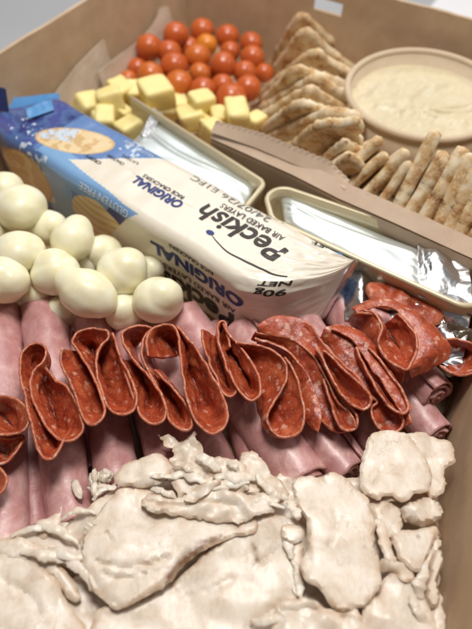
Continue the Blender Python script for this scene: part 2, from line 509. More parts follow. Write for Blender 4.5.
# ------------------------------------------------------------------ slabs (chicken slices, crackers)
def slab(name, outline, frame, thick, mat, hf=None, sp=.2, ragged=.07, rseed=1, creases=(), stains=(), round_=.12, parent=None, rfreq=1.2):
    """outline: 2D points in the frame (origin, e1, e2, n); returns one closed rounded slab"""
    o, e1, e2, n_ = [np.array(q, float) for q in frame]
    P = smooth_curve(outline, sp*.8, closed=True)
    c = P.mean(0)
    Q = []
    for i, p in enumerate(P):
        tn = P[(i+1) % len(P)]-P[i-1]; nn = np.array([tn[1], -tn[0]])/(np.linalg.norm(tn)+1e-9)
        r = ragged*(fbm((p[0], p[1], 0), rfreq, rseed, 4)*1.3 + .38*fbm((p[0], p[1], 3), rfreq*3.6, rseed, 3) + .35*max(0, fbm((p[0], p[1], 8), rfreq*2, rseed, 2)-.2)*-3)
        Q.append(p+nn*r)
    P = np.array(Q); m = len(P)
    lo, hi = P.min(0), P.max(0)
    xs = np.arange(lo[0], hi[0], sp); ys = np.arange(lo[1], hi[1], sp*.866)
    G = np.array([(x+(j % 2)*sp/2, y) for j, y in enumerate(ys) for x in xs])
    A = P; B = np.roll(P, -1, 0)
    inside = np.zeros(len(G), bool)
    for a_, b_ in zip(A, B):
        cond = ((a_[1] > G[:, 1]) != (b_[1] > G[:, 1]))
        xi = (b_[0]-a_[0])*(G[:, 1]-a_[1])/((b_[1]-a_[1])+1e-12)+a_[0]
        inside ^= cond & (G[:, 0] < xi)
    G = G[inside]
    def dist(G):
        D = np.full(len(G), 1e9)
        for a_, b_ in zip(A, B):
            ab = b_-a_; tt = np.clip(((G-a_)@ab)/(ab@ab+1e-12), 0, 1)
            D = np.minimum(D, np.linalg.norm(G-a_-tt[:, None]*ab, axis=1))
        return D
    D = dist(G); G = G[D > sp*.4]; D = D[D > sp*.4]
    V2 = [Vector(p) for p in np.vstack([P, G])]
    vo, ed_, fo, ov, oe, of = delaunay_2d_cdt(V2, [(i, (i+1) % m) for i in range(m)], [list(range(m))], 1, 1e-6)
    vo = np.array([tuple(q) for q in vo]); nv = len(vo)
    Dall = dist(vo)
    bset = {}
    for k, src in enumerate(ov):
        for s_ in src:
            if s_ < m: bset[s_] = k
    H = np.zeros(nv); CR = np.zeros(nv); ST = np.zeros(nv)
    for line, wd, dp in creases:
        dmin = np.full(nv, 1e9)
        ln = smooth_curve(line, .3) if len(line) > 2 else np.array(line, float)
        for a_, b_ in zip(ln[:-1], ln[1:]):
            ab = b_-a_; tt = np.clip(((vo-a_)@ab)/(ab@ab+1e-12), 0, 1)
            dmin = np.minimum(dmin, np.linalg.norm(vo-a_-tt[:, None]*ab, axis=1))
        CR += dp*np.exp(-(dmin/wd)**2)
    for line, wd in stains:
        dmin = np.full(nv, 1e9); ln = np.array(line, float)
        for a_, b_ in zip(ln[:-1], ln[1:]):
            ab = b_-a_; tt = np.clip(((vo-a_)@ab)/(ab@ab+1e-12), 0, 1)
            dmin = np.minimum(dmin, np.linalg.norm(vo-a_-tt[:, None]*ab, axis=1))
        nz = np.array([fbm((p[0], p[1], 1), 3.0, 2) for p in vo])
        ST = np.maximum(ST, np.clip(1.6*np.exp(-(dmin/wd)**2)-.45+nz*.7, 0, 1)*(dmin < wd*2.2))
    vs = []
    for side in (1, -1):
        for k in range(nv):
            p = vo[k]; w3 = o+e1*p[0]+e2*p[1]
            h = hf(w3) if hf else 0
            rd = max(0.0, 1-Dall[k]/max(round_, 1e-3)); rd = 1-math.sqrt(max(0, 1-rd*rd))
            off = thick/2*side*(1-.8*rd) - (CR[k] if side > 0 else CR[k]*.3)
            vs.append(w3+n_*(off+h))
    fs = [tuple(f_) for f_ in fo]+[tuple(q+nv for q in reversed(f_)) for f_ in fo]
    for i in range(m):
        a_, b_ = bset.get(i), bset.get((i+1) % m)
        if a_ is None or b_ is None or a_ == b_: continue
        fs.append((a_, b_, b_+nv, a_+nv))
    eg = np.clip(1-Dall/.35, 0, 1)
    ob = link(name, vs, fs, mat, parent, attrs={'edge': np.r_[eg, eg], 'stain': np.r_[ST, ST*0]})
    if mat is M['chicken']: ob.data.set_sharp_from_angle(angle=R(38))
    return ob

Z3 = (np.array([1., 0, 0]), np.array([0, 1., 0]), np.array([0, 0, 1.]))
def flat_slice(name, label, px, z, thick, seed, amp=.25, freq=.35, tilt=(0, 0), creases=(), stains=(), ragged=.10, sp=.2, cat='chicken', group=None, round_=.13, mat='chicken', curl=0.0):
    P = np.array([at(x, y, z)[:2] for x, y in px]); c = P.mean(0)
    def hf(w3):
        d = w3[:2]-c
        return amp*fbm(w3, freq, seed, 2) + .12*amp*fbm(w3, freq*4, seed+9, 2) + tilt[0]*d[0]+tilt[1]*d[1] + curl*(d@d)
    cv = [([tuple(at(x, y, z)[:2]-c) for x, y in ln], wd, dp) for ln, wd, dp in creases]
    sv = [([tuple(at(x, y, z)[:2]-c) for x, y in ln], wd) for ln, wd in stains]
    o = slab(name, P-c, ((c[0], c[1], z), *Z3), thick, M[mat], hf, sp, ragged, seed, cv, sv, round_)
    return tag(o, label, cat, group)

r7 = lambda *p: [(x/1.967, 430+y/1.967) for x, y in p]
r8 = lambda *p: [(232+x/1.967, 430+y/1.967) for x, y in p]
r5 = lambda *p: [(280+x/2.458, 430+y/2.458) for x, y in p]
r4 = lambda *p: [(120+x/2.622, 430+y/2.622) for x, y in p]
r3 = lambda *p: [(x/3.165, 430+y/3.165) for x, y in p]
G_CH = 'sliced roast chicken in the front of the box'
def chk(label, px, z, th=.45, seed=1, **k):
    if th < .6: th *= .6
    z = 3.5+(z-3.5)*.75 if z > 3.5 else z
    if 'ragged' not in k: k['ragged'] = .085
    k['amp'] = k.get('amp', .3)*.62; k['round_'] = .05
    return flat_slice('chicken_slice', label, px, z, th, seed, group=G_CH, **k)
# lower layers
chk('bottom layer of pale chicken almost hidden under the other slices', [(-40, 590), (60, 540), (140, 500), (230, 480), (330, 490), (435, 500), (430, 600), (425, 700), (200, 760), (-60, 720)], .8, 1.4, 11, amp=.2, sp=.5, ragged=.3)
chk('lower chicken layer showing between the big slices and the ham', [(-35, 562), (30, 540), (95, 512), (140, 482), (215, 470), (300, 480), (360, 478), (432, 492), (432, 560), (425, 700), (200, 740), (-60, 700)], 2.2, 1.2, 12, amp=.4, freq=.9, sp=.3, ragged=.35)
chk('middle chicken layer showing at the right beside the cardboard wall', [(330, 500), (420, 500), (436, 530), (432, 640), (380, 720), (240, 720), (150, 680), (60, 660), (40, 600), (140, 560), (240, 540)], 3.0, .5, 14, amp=.4, freq=.8, sp=.28, ragged=.3)
# named slices
chk('chicken slice filling the bottom left corner of the photo', r7((-60, 245), (20, 240), (75, 262), (110, 300), (135, 345), (170, 400), (170, 470), (60, 520), (-80, 500)), 3.7, .5, 21, amp=.35, creases=[(r7((10, 300), (60, 330), (90, 380)), .12, .12)])
chk('narrow folded chicken strip lying along the top of the bottom left slice', r7((-10, 222), (40, 215), (80, 232), (120, 268), (150, 300), (158, 330), (135, 335), (105, 290), (60, 262), (0, 252)), 3.75, .45, 22, amp=.3, tilt=(-.05, .1))
chk('pale chicken strip at the left just below the ham roll ends', r7((20, 205), (70, 190), (130, 205), (165, 230), (168, 262), (130, 268), (80, 238), (30, 232)), 3.5, .45, 23, amp=.3)
chk('thin ragged chicken flake sticking up against the second ham roll', r7((72, 190), (88, 172), (110, 165), (122, 150), (122, 182), (108, 200), (85, 205)), 3.7, .25, 24, amp=.25, ragged=.16, sp=.15)
chk('torn grey-edged chicken piece between the flake and the large left slice', r7((120, 195), (150, 168), (200, 135), (232, 120), (235, 150), (205, 175), (165, 215), (130, 222)), 3.5, .4, 25, amp=.4, freq=.8, ragged=.16, sp=.17)
chk('large lower chicken slice under the brown-edged slice, bottom centre', r4((-60, 480), (60, 445), (150, 385), (230, 320), (310, 262), (355, 232), (415, 232), (436, 262), (445, 330), (470, 400), (455, 470), (415, 530), (380, 610), (150, 680), (-60, 620)), 3.75, .5, 26, amp=.35, tilt=(0, .02),
    creases=[(r4((175, 435), (235, 425), (300, 390)), .06, .10), (r4((355, 360), (380, 335), (420, 312)), .07, .14), (r4((340, 520), (385, 480), (425, 455)), .12, .2)], stains=[(r4((350, 310), (362, 345)), .16)])
chk('large rounded chicken slice with a dark brown mark on its lower edge', r7((200, 152), (222, 128), (245, 112), (300, 122), (350, 158), (400, 168), (472, 168), (505, 180), (500, 202), (455, 212), (408, 234), (370, 262), (335, 300), (285, 332), (240, 356), (215, 345), (190, 325), (168, 285), (160, 245), (168, 205)), 4.2, .5, 27, amp=.38, freq=.3, sp=.17, tilt=(0, -.03),
    creases=[(r7((190, 262), (235, 272), (290, 268), (330, 252)), .07, .2), (r7((205, 286), (240, 296), (285, 288)), .06, .16), (r7((212, 205), (222, 225)), .06, .16), (r7((262, 130), (270, 170)), .06, .05), (r7((175, 280), (205, 325), (240, 350)), .1, .10)],
    stains=[(r7((334, 288), (356, 262), (396, 232)), .30), (r7((404, 226), (432, 212)), .14)])
chk('rounded chicken lump at the top left of the pile against the ham', r7((228, 108), (232, 82), (255, 62), (290, 48), (322, 50), (337, 72), (332, 98), (300, 112), (262, 115)), 4.2, .55, 28, amp=.35, freq=.7, ragged=.1)
chk('ragged torn chicken scrap pointing up between two ham rolls', r7((308, 8), (345, 18), (385, 8), (392, 22), (405, 50), (430, 78), (445, 100), (410, 112), (360, 100), (325, 96), (330, 60), (345, 38)), 4.1, .3, 29, amp=.6, freq=1.0, ragged=.24, sp=.15)
chk('layered shredded chicken in front of the torn scrap', r7((340, 95), (370, 82), (400, 100), (440, 100), (470, 92), (490, 112), (470, 130), (400, 135), (350, 122)), 4.45, .3, 30, amp=.6, freq=1.2, ragged=.22, sp=.15)
chk('long folded chicken strip crossing the top of the brown-marked slice', r7((276, 140), (300, 120), (350, 132), (400, 112), (440, 120), (472, 130), (525, 122), (548, 135), (530, 165), (480, 178), (420, 180), (370, 172), (300, 165)), 4.65, .4, 31, amp=.55, freq=.9, ragged=.14, sp=.16,
    creases=[(r7((290, 142), (340, 150), (400, 140), (470, 150)), .09, .22)])
chk('small diagonal chicken sliver above the folded strip', r7((360, 130), (420, 95), (432, 105), (385, 140)), 4.9, .22, 32, amp=.4, freq=1.2, ragged=.12, sp=.14)
chk('grey tinged chicken wedge leaning on the glossy ham roll', r8((20, 42), (48, 46), (72, 78), (98, 108), (112, 128), (92, 142), (62, 125), (38, 100), (12, 70)), 4.1, .4, 33, amp=.4, freq=.8, ragged=.14, sp=.16)
chk('small pale chicken chunk above the lower centre slice', r8((-40, 60), (10, 62), (35, 85), (58, 118), (30, 125), (-10, 108), (-45, 100)), 4.2, .5, 34, amp=.5, freq=.9, ragged=.14, sp=.17)
chk('thin chicken wedge left of the long right-hand slice', r8((-5, 160), (40, 150), (95, 168), (130, 182), (125, 196), (85, 192), (30, 182)), 4.0, .35, 35, amp=.3, ragged=.1)
chk('small round chicken nub beside the long right-hand slice', r8((98, 192), (120, 186), (140, 198), (138, 218), (118, 226), (100, 216)), 4.15, .45, 36, amp=.1, ragged=.04, sp=.15)
chk('narrow upright chicken sliver between the two biggest slices', r8((118, 228), (138, 222), (140, 270), (138, 310), (125, 335), (116, 300)), 3.9, .4, 37, amp=.2, sp=.16)
chk('small chicken scrap at the bottom centre between big slices', r8((92, 345), (130, 332), (165, 345), (195, 372), (185, 440), (100, 440)), 4.1, .45, 38, amp=.4, freq=.7, ragged=.14)
chk('long chicken slice with thin crack lines right of centre', r5((32, 128), (60, 112), (95, 118), (130, 108), (165, 122), (188, 148), (215, 168), (226, 205), (236, 245), (232, 285), (246, 335), (250, 372), (232, 410), (195, 440), (150, 445), (118, 425), (95, 392), (62, 368), (50, 330), (66, 290), (64, 230), (42, 180)), 4.5, .5, 39, amp=.28, freq=.35, sp=.16, tilt=(-.02, .02),
    creases=[(r5((130, 192), (138, 225), (132, 262), (118, 290)), .05, .09), (r5((138, 228), (165, 222)), .05, .07), (r5((110, 205), (132, 232)), .05, .07), (r5((100, 122), (112, 140)), .05, .07), (r5((60, 250), (72, 320), (60, 362)), .1, .10)], stains=[(r5((208, 286), (212, 290)), .07)])
chk('squarish chicken slice with wavy lower edge at the upper right', r5((215, 22), (245, 8), (270, 4), (305, 12), (335, 40), (362, 80), (372, 118), (362, 150), (325, 160), (300, 176), (275, 162), (245, 172), (222, 160), (205, 150), (194, 118), (200, 70)), 4.6, .4, 40, amp=.22, ragged=.12, sp=.16, tilt=(.02, .04),
    creases=[(r5((230, 135), (245, 110), (250, 98)), .05, .12)])
chk('chicken piece tucked behind the squarish slice by the cardboard wall', r5((305, 12), (345, 4), (380, 14), (418, 30), (426, 55), (420, 82), (402, 105), (408, 135), (385, 162), (360, 168), (350, 100), (325, 45)), 4.1, .45, 41, amp=.4, freq=.7, ragged=.16, sp=.17)
chk('lumpy chicken chunk below the squarish slice near the wall', r5((300, 185), (330, 172), (375, 165), (390, 185), (396, 212), (372, 235), (330, 240), (300, 228)), 4.0, .7, 42, amp=.7, freq=.9, ragged=.18, sp=.17)
chk('small chicken chunk between the long slice and the lumpy chunk', r5((222, 182), (262, 176), (298, 190), (302, 235), (290, 262), (262, 262), (238, 240), (225, 212)), 4.0, .5, 43, amp=.4, freq=.8, ragged=.12, sp=.17)
chk('angular chicken piece with a small dark dot near the right wall', r5((276, 258), (320, 246), (382, 236), (378, 270), (352, 320), (342, 350), (308, 335), (282, 300)), 4.2, .45, 44, amp=.3, ragged=.1, sp=.17, stains=[(r5((335, 262), (337, 266)), .07)])
chk('narrow chicken piece hugging the right edge of the long slice', r5((232, 220), (258, 218), (272, 258), (275, 300), (285, 322), (258, 320), (242, 290), (238, 250)), 4.45, .35, 45, amp=.3, ragged=.12, sp=.16)
chk('small curled chicken shred beside the angular piece', r5((252, 322), (290, 318), (322, 345), (335, 368), (310, 375), (275, 350), (250, 345)), 4.3, .4, 46, amp=.5, freq=.9, ragged=.1, sp=.16)
chk('leaning chicken strip between the angular piece and the wall', r5((352, 322), (382, 268), (392, 290), (378, 340), (368, 385), (345, 385), (338, 358)), 3.9, .4, 47, amp=.3, ragged=.1, sp=.16)
chk('upright chicken finger against the lower part of the right wall', r5((372, 305), (395, 298), (398, 330), (388, 370), (390, 420), (372, 440), (358, 410), (362, 350)), 4.0, .6, 48, amp=.2, ragged=.06, sp=.16)
chk('wide chicken slice at the bottom right corner of the pile', r5((190, 470), (205, 440), (240, 405), (255, 365), (285, 350), (325, 368), (352, 405), (372, 440), (385, 485), (370, 560), (250, 590), (150, 560), (130, 500)), 4.1, .5, 49, amp=.4, freq=.5, ragged=.1, sp=.18)
chk('chicken shred at the very bottom of the right wall', r5((372, 440), (395, 428), (405, 470), (402, 540), (370, 560), (365, 490)), 3.9, .5, 50, amp=.4, ragged=.12, sp=.17)
chk('chicken slice edge along the bottom right border of the photo', r5((0, 430), (45, 418), (80, 425), (120, 440), (185, 448), (205, 475), (190, 540), (60, 600), (-20, 520)), 4.25, .5, 51, amp=.4, freq=.7, ragged=.14, sp=.18, creases=[(r5((20, 455), (80, 445), (160, 462)), .1, .15)])
# thin torn shreds between the slices
def shred(px0, px1, z, wd, seed, label):
    A, B = at(*px0, z), at(*px1, z); L = np.linalg.norm(B-A); ax = (B-A)/L; sd = np.cross(ax, [0, 0, 1]); sd /= np.linalg.norm(sd)
    rnd = random.Random(seed); n, m = 28, 14; vs = []
    bow = rnd.uniform(-.3, .3)*L*.4; lift = rnd.uniform(.0, .25)
    for i in range(n+1):
        u = i/n; r = wd*(.25+.75*math.sin(math.pi*min(1, max(0, u)))**.5)*(1+.5*fbm((u*4, seed, 0), 1, seed))
        c = A+(B-A)*u+sd*(bow*math.sin(math.pi*u)+.12*fbm((u*3, seed, 2), 1, seed))+np.array([0, 0, lift*math.sin(math.pi*u)+.10*fbm((u*3, 5, seed), 1, 2)])
        for k in range(m):
            a_ = 2*math.pi*k/m; q = c+sd*(r*math.cos(a_))+np.array([0, 0, r*.30*math.sin(a_)])
            vs.append(q+sd*.30*r*fbm(q, 2.5, seed)+np.array([0, 0, .10*r*fbm(q, 3, seed+2)]))
    fs = [(i*m+k, i*m+(k+1) % m, (i+1)*m+(k+1) % m, (i+1)*m+k) for i in range(n) for k in range(m)]
    fs += [tuple(range(m-1, -1, -1)), tuple(n*m+k for k in range(m))]
    return tag(link('chicken_shred', vs, fs, M['chicken']), label, 'chicken', 'torn chicken shreds among the slices')
SH = [(10, 538, 60, 530), (35, 528, 78, 545), (48, 548, 92, 560), (60, 520, 96, 512), (82, 540, 100, 575), (20, 552, 70, 562), (92, 500, 118, 486), (98, 520, 84, 535), (66, 560, 96, 590),
      (150, 478, 196, 470), (172, 462, 205, 478), (196, 455, 222, 470), (150, 490, 178, 498), (200, 492, 250, 484), (214, 478, 262, 476), (226, 462, 240, 478), (182, 472, 230, 488), (256, 474, 288, 500), (240, 500, 285, 508),
      (286, 520, 292, 560), (290, 500, 300, 520), (292, 560, 300, 600), (300, 610, 340, 622), (392, 520, 404, 560), (398, 548, 420, 572), (405, 505, 432, 512), (424, 560, 418, 600), (384, 500, 410, 498), (410, 590, 428, 628), (330, 618, 300, 634), (378, 508, 386, 536), (250, 622, 290, 612)]
for i, (x0, y0, x1, y1) in enumerate(SH):
    z_ = 3.75 if y0 < 520 and x0 < 300 else 3.95
    if 150 <= x0 <= 290 and y0 < 510: z_ = 4.35
    wh = 'at the left below the ham rolls' if x0 < 130 and y0 > 505 else 'by the crumbs on the ham' if x0 < 130 else 'in the torn heap at the top of the chicken' if x0 < 290 and y0 < 515 else 'along the right side of the chicken pile' if x0 > 370 else 'in the gap between the two largest slices'
    shred((x0, y0), (x1, y1), z_, .17+.05*(i % 3), 200+i, 'thin torn chicken shred '+wh)
G_CR = 'chicken crumbs on the ham rolls'
def crumb(label, px, z, n, seed):
    rnd = random.Random(seed); vs, fs = [], []
    for k in range(n):
        c = at(px[0]+rnd.uniform(-11, 11)*(n > 2), px[1]+rnd.uniform(-11, 11)*(n > 2), z+rnd.uniform(-.15, .15))
        bm = bmesh.new(); bmesh.ops.create_icosphere(bm, subdivisions=3, radius=1)
        sx, sy, sz = rnd.uniform(.2, .42), rnd.uniform(.14, .26), rnd.uniform(.12, .2)
        an = rnd.uniform(0, 3.14)
        if n == 1: sx, sy, an = .58, .24, -1.1
        off = len(vs)
        for v_ in bm.verts:
            q = v_.co*(1+.35*noise.noise(v_.co*2.2+Vector((seed, k, 0))))
            x, y = q.x*sx, q.y*sy
            vs.append((c[0]+x*math.cos(an)-y*math.sin(an), c[1]+x*math.sin(an)+y*math.cos(an), c[2]+q.z*sz))
        bm.verts.index_update()
        fs += [tuple(v_.index+off for v_ in f_.verts) for f_ in bm.faces]; bm.free()
    return tag(link('chicken_crumb', vs, fs, M['chicken']), label, 'chicken', G_CR)
crumb('single oval chicken crumb in the groove between two ham rolls', (77, 489), 3.0, 1, 3)
crumb('crumbly white chicken cluster on the third ham roll', (101, 483), 3.15, 14, 5)

# ------------------------------------------------------------------ ham rolls
def ham_roll(label, a, b, rad, z0=1.5, z1=1.5, seed=1, turns=2.6, bend=0.0, flat=1.0, cut=None):
    A = at(*a, z0); B = at(*b, z1); L = np.linalg.norm(B-A); ax = (B-A)/L
    side = np.cross(ax, [0, 0, 1]); side /= np.linalg.norm(side); upv = np.cross(side, ax)
    ns, nt = int(L/.16), 130
    rnd = random.Random(seed)
    ph0 = (-1.7+rnd.uniform(-.3, .3)) if cut is None else cut
    vs = []
    th = rad*.12; rad = rad*1.07; turns = 3.3
    for lay in (0, 1):
        for i in range(ns+1):
            u = i/ns
            rr = rad*(1+.06*math.sin(u*3+seed)+.05*fbm((u*4, seed, 0), 1, seed))
            bow = bend*math.sin(math.pi*u)
            for k in range(nt+1):
                tt = k/nt; ang = ph0+tt*turns*2*math.pi
                r = rr*(1-.88*tt**1.25)*(1 + .012*math.sin(3*ang+seed))
                if lay: r = max(.05, r-th)
                cx, cy = math.cos(ang)*r, math.sin(ang)*r*flat
                p = A+ax*(L*u)+side*(cx+bow)+upv*cy
                k2 = 1-.5*tt
                p = p+side*(.05*rad*fbm(p, .6, seed, 2)*k2)+upv*(.06*rad*fbm(p, .55, seed+4, 2)*k2)
                e = .35*(fbm((ang*1.1, seed, tt*2), .8, seed)) + .55*tt*(1 if cut is None else .3)
                if u > .9: p = p+ax*(e*(u-.9)/.1*.6)
                if u < .1: p = p-ax*(e*(.1-u)/.1*.6)
                vs.append(p)
    N = (ns+1)*(nt+1); ix = lambda l, i, k: l*N+i*(nt+1)+k
    fs = []
    for i in range(ns):
        for k in range(nt):
            fs.append((ix(0, i, k), ix(0, i, k+1), ix(0, i+1, k+1), ix(0, i+1, k)))
            fs.append((ix(1, i, k), ix(1, i+1, k), ix(1, i+1, k+1), ix(1, i, k+1)))
        for k in (0, nt):
            fs.append((ix(0, i, k), ix(0, i+1, k), ix(1, i+1, k), ix(1, i, k)))
    for k in range(nt):
        for i in (0, ns):
            fs.append((ix(0, i, k), ix(0, i, k+1), ix(1, i, k+1), ix(1, i, k)))
    return tag(link('ham_roll', vs, fs, M['ham']), label, 'ham', 'rolled slices of pink ham under the salami')
ham_roll('pink ham roll at the left border of the photo', (0, 312), (6, 556), 1.42, 1.45, 1.5, 1)
ham_roll('second pink ham roll from the left with glossy streaks', (43, 300), (74, 528), 1.38, 1.5, 1.5, 2)
ham_roll('third ham roll from the left with white chicken crumbs on it', (94, 322), (122, 500), 1.32, 1.45, 1.5, 3)
ham_roll('fourth ham roll from the left ending above the torn chicken scrap', (130, 322), (178, 480), 1.38, 1.4, 1.5, 4)
ham_roll('dark glossy ham roll in the middle whose top end stands between mozzarella and pack', (183, 316), (306, 482), 1.38, 1.9, 1.6, 5)
ham_roll('ham roll with open spiral end touching the long chicken slice', (240, 330), (349, 474), 1.22, 1.8, 1.7, 6, cut=2.2)
ham_roll('ham roll lying between two salami folds in front of the pack corner', (298, 318), (390, 456), 1.22, 1.9, 1.5, 7)
ham_roll('long ham roll reaching under the squarish chicken slice', (333, 300), (436, 436), 1.2, 1.7, 1.5, 8)
ham_roll('rightmost ham roll with a tight spiral end near the wall', (368, 320), (437, 398), 1.2, 2.5, 2.6, 9, cut=1.2)
ham_roll('ham roll mostly buried between the middle rolls', (212, 330), (262, 470), 1.1, .5, .5, 10)
ham_roll('ham roll lying low under the largest salami loop', (158, 330), (222, 476), 1.15, .8, .8, 13)
ham_roll('ham roll low in the gap between the two leftmost rolls', (18, 322), (38, 530), 1.1, .2, .2, 15)
ham_roll('ham roll hidden low between the third and fourth rolls', (68, 320), (98, 470), .9, .3, .3, 12)

# ------------------------------------------------------------------ salami folds
def salami(label, rim, z=5.0, zb=2.85, shrink=.55, shift=(0, 0), zs=None, seed=1, steps=16, bulge=.25, across=.05, base=None):
    """rim: the folded slice's edge as the photo shows it; the sheet falls from it to a tighter gathered base"""
    if zs is None: zs = [z]*len(rim)
    mx_, my_ = np.mean([p[0] for p in rim]), np.mean([p[1] for p in rim])
    rim = [(mx_+(x-mx_)*1.04, my_+(y-my_)*1.0) for x, y in rim]
    P = smooth_curve([at(x, y, zz) for (x, y), zz in zip(rim, zs)], .10)
    n = len(P); cx, cy = np.mean([p[0] for p in rim]), np.mean([p[1] for p in rim])
    c = at(cx+shift[0], cy+shift[1], zb)
    c0 = P.mean(0)
    tang = np.gradient(P, axis=0); nr_ = np.stack([tang[:, 1], -tang[:, 0], 0*tang[:, 0]], 1)
    nr_ /= (np.linalg.norm(nr_, axis=1)[:, None]+1e-9)
    D2 = (P-c0)[:, :2]; ew, ev = np.linalg.eigh(D2.T@D2)
    mn, mj = ev[:, 0], ev[:, 1]
    if base is None:
        q2 = c[:2]+np.outer(D2@mj, mj)*shrink+np.outer(D2@mn, mn)*across
        baseP = np.c_[q2, np.full(n, zb)]
    else:
        BB = smooth_curve([at(x, y, zb) for x, y in base], .02); ii = np.linspace(0, len(BB)-1, n)
        baseP = np.array([BB[int(k_)] for k_ in ii])
    vs, eg = [], []
    for j in range(steps+1):
        t_ = j/steps
        for i in range(n):
            q = baseP[i]
            s_ = t_**1.25
            p = P[i]*(1-s_)+q*s_
            p[2] = P[i][2]*(1-t_)+zb*t_
            p = p + nr_[i]*(bulge*math.sin(math.pi*t_)*fbm((i*.03, t_*1.2, seed), 1.0, seed)*1.3)
            p = p + np.array([fbm(p, 1.3, seed), fbm(p, 1.3, seed+5), fbm(p, 1.6, seed+8)])*.07 + nr_[i]*.05*t_*noise.noise(Vector((i*.16, t_*.8, seed)))
            if j == 0: p = p+np.array([0, 0, .05*fbm(p, 4, seed)])
            vs.append(p); eg.append(1.0 if j == 0 else (.25 if j == 1 else 0))
    fs = [(j*n+i, j*n+i+1, (j+1)*n+i+1, (j+1)*n+i) for j in range(steps) for i in range(n-1)]
    o = link('salami_slice', vs, fs, M['salami'], attrs={'edge': eg})
    m = o.modifiers.new('solid', 'SOLIDIFY'); m.thickness = .16*S; m.offset = 0
    m2 = o.modifiers.new('sub', 'SUBSURF'); m2.levels = 1; m2.render_levels = 1
    return tag(o, label, 'salami', 'folded salami slices in a row across the ham')
sA = lambda *p: [(x/3.37, 320+y/3.37) for x, y in p]
sB = lambda *p: [(120+x/3.37, 300+y/3.37) for x, y in p]
sC = lambda *p: [(240+x/3.37, 300+y/3.37) for x, y in p]
sD = lambda *p: [(332+x/3.37, 270+y/3.37) for x, y in p]
s6 = lambda *p: [(232+x/1.967, 280+y/1.967) for x, y in p]
salami('salami slice cut by the left border with a loop opening left', sA((-90, 250), (-40, 245), (0, 250), (60, 268), (92, 300), (92, 345), (70, 378), (20, 388), (-30, 378), (-70, 340)), 4.6, shrink=.75, shift=(2, 4), seed=1)
salami('lower salami fold at the left border under the first loop', sA((-80, 330), (-20, 385), (30, 400), (75, 390), (60, 430), (30, 470), (-20, 490), (-80, 480)), 3.9, 2.7, shrink=.8, seed=2)
salami('small salami fold at the far left near the chicken', [(-22, 462), (-8, 464), (4, 472), (6, 484), (-2, 494), (-20, 498)], 3.9, 2.7, shrink=.8, seed=3)
salami('tall narrow salami slice folded twice, second in the row from the left', sA((215, 395), (195, 445), (172, 470), (145, 462), (122, 420), (104, 340), (84, 250), (72, 180), (72, 125), (92, 88), (128, 78), (155, 92), (150, 130), (116, 168), (102, 220), (122, 290), (158, 360), (205, 404), (250, 400), (275, 366), (262, 300), (228, 232), (186, 196), (152, 158)), 4.8, shrink=.62, shift=(4, 2), seed=4)
salami('salami slice with two deep loops under a broad arch, third from the left', sA((212, 92), (208, 135), (226, 185), (252, 245), (274, 315), (302, 350), (336, 342), (352, 304), (332, 235), (302, 165), (268, 108), (246, 70), (262, 40), (310, 26), (358, 34), (366, 56), (342, 82), (326, 130), (326, 185), (346, 248), (368, 302), (412, 320), (448, 300), (456, 255), (434, 185), (404, 120), (388, 70), (380, 40)), 5.0, shrink=.62, shift=(2, 2), seed=5)
salami('salami slice with a slim loop left of the largest loop', sB((0, 190), (22, 255), (46, 330), (76, 400), (118, 418), (150, 396), (146, 340), (116, 286), (66, 222), (22, 160), (8, 118), (24, 96), (64, 84), (108, 90)), 4.8, shrink=.65, shift=(2, 2), seed=6)
salami('salami slice pressed against the left side of the largest loop', sB((112, 94), (86, 122), (76, 170), (92, 225), (122, 282), (146, 345), (168, 408), (204, 440), (238, 430), (236, 385), (206, 335), (160, 280), (116, 232)), 4.7, shrink=.66, shift=(2, 2), seed=7)
salami('salami slice forming the largest teardrop loop in the row', sB((100, 190), (92, 140), (108, 100), (146, 80), (184, 86), (200, 120), (202, 180), (208, 240), (220, 310), (240, 380), (270, 432), (312, 452), (350, 424), (358, 370), (336, 305), (296, 228), (252, 158), (215, 108), (192, 84)), 5.1, shrink=.62, shift=(1, 2), seed=8)
salami('small double salami fold just left of the printed pack corner', sB((276, 98), (282, 150), (302, 210), (328, 270), (350, 314), (376, 322), (390, 300), (372, 255), (350, 200), (332, 145), (326, 100), (338, 72), (356, 76), (358, 112), (372, 160)), 4.7, shrink=.7, shift=(2, 2), seed=9)
salami('pointed salami loop right of the small double fold', sB((332, 96), (338, 150), (358, 220), (392, 290), (432, 336), (462, 328), (474, 290), (456, 230), (424, 180), (392, 142), (364, 108), (352, 76)), 4.9, shrink=.66, shift=(2, 3), seed=10)
salami('salami slice with a broad outer face and small open loop at the bottom', sC((-6, 142), (50, 150), (108, 168), (148, 205), (160, 250), (140, 302), (112, 350), (96, 400), (112, 446), (155, 462), (200, 442), (214, 395), (208, 335), (196, 280), (176, 228), (150, 190)), zs=[5.2, 5.2, 5.1, 5.0, 4.9, 4.7, 4.5, 4.3, 4.1, 4.0, 4.1, 4.3, 4.5, 4.7, 4.9, 5.0], zb=3.0,
    base=sC((-20, 165), (-6, 190), (0, 215), (10, 240), (24, 275), (40, 310), (55, 350), (68, 395), (80, 425), (92, 428), (98, 415), (90, 380), (80, 335), (66, 300), (55, 270), (48, 245)), seed=11)
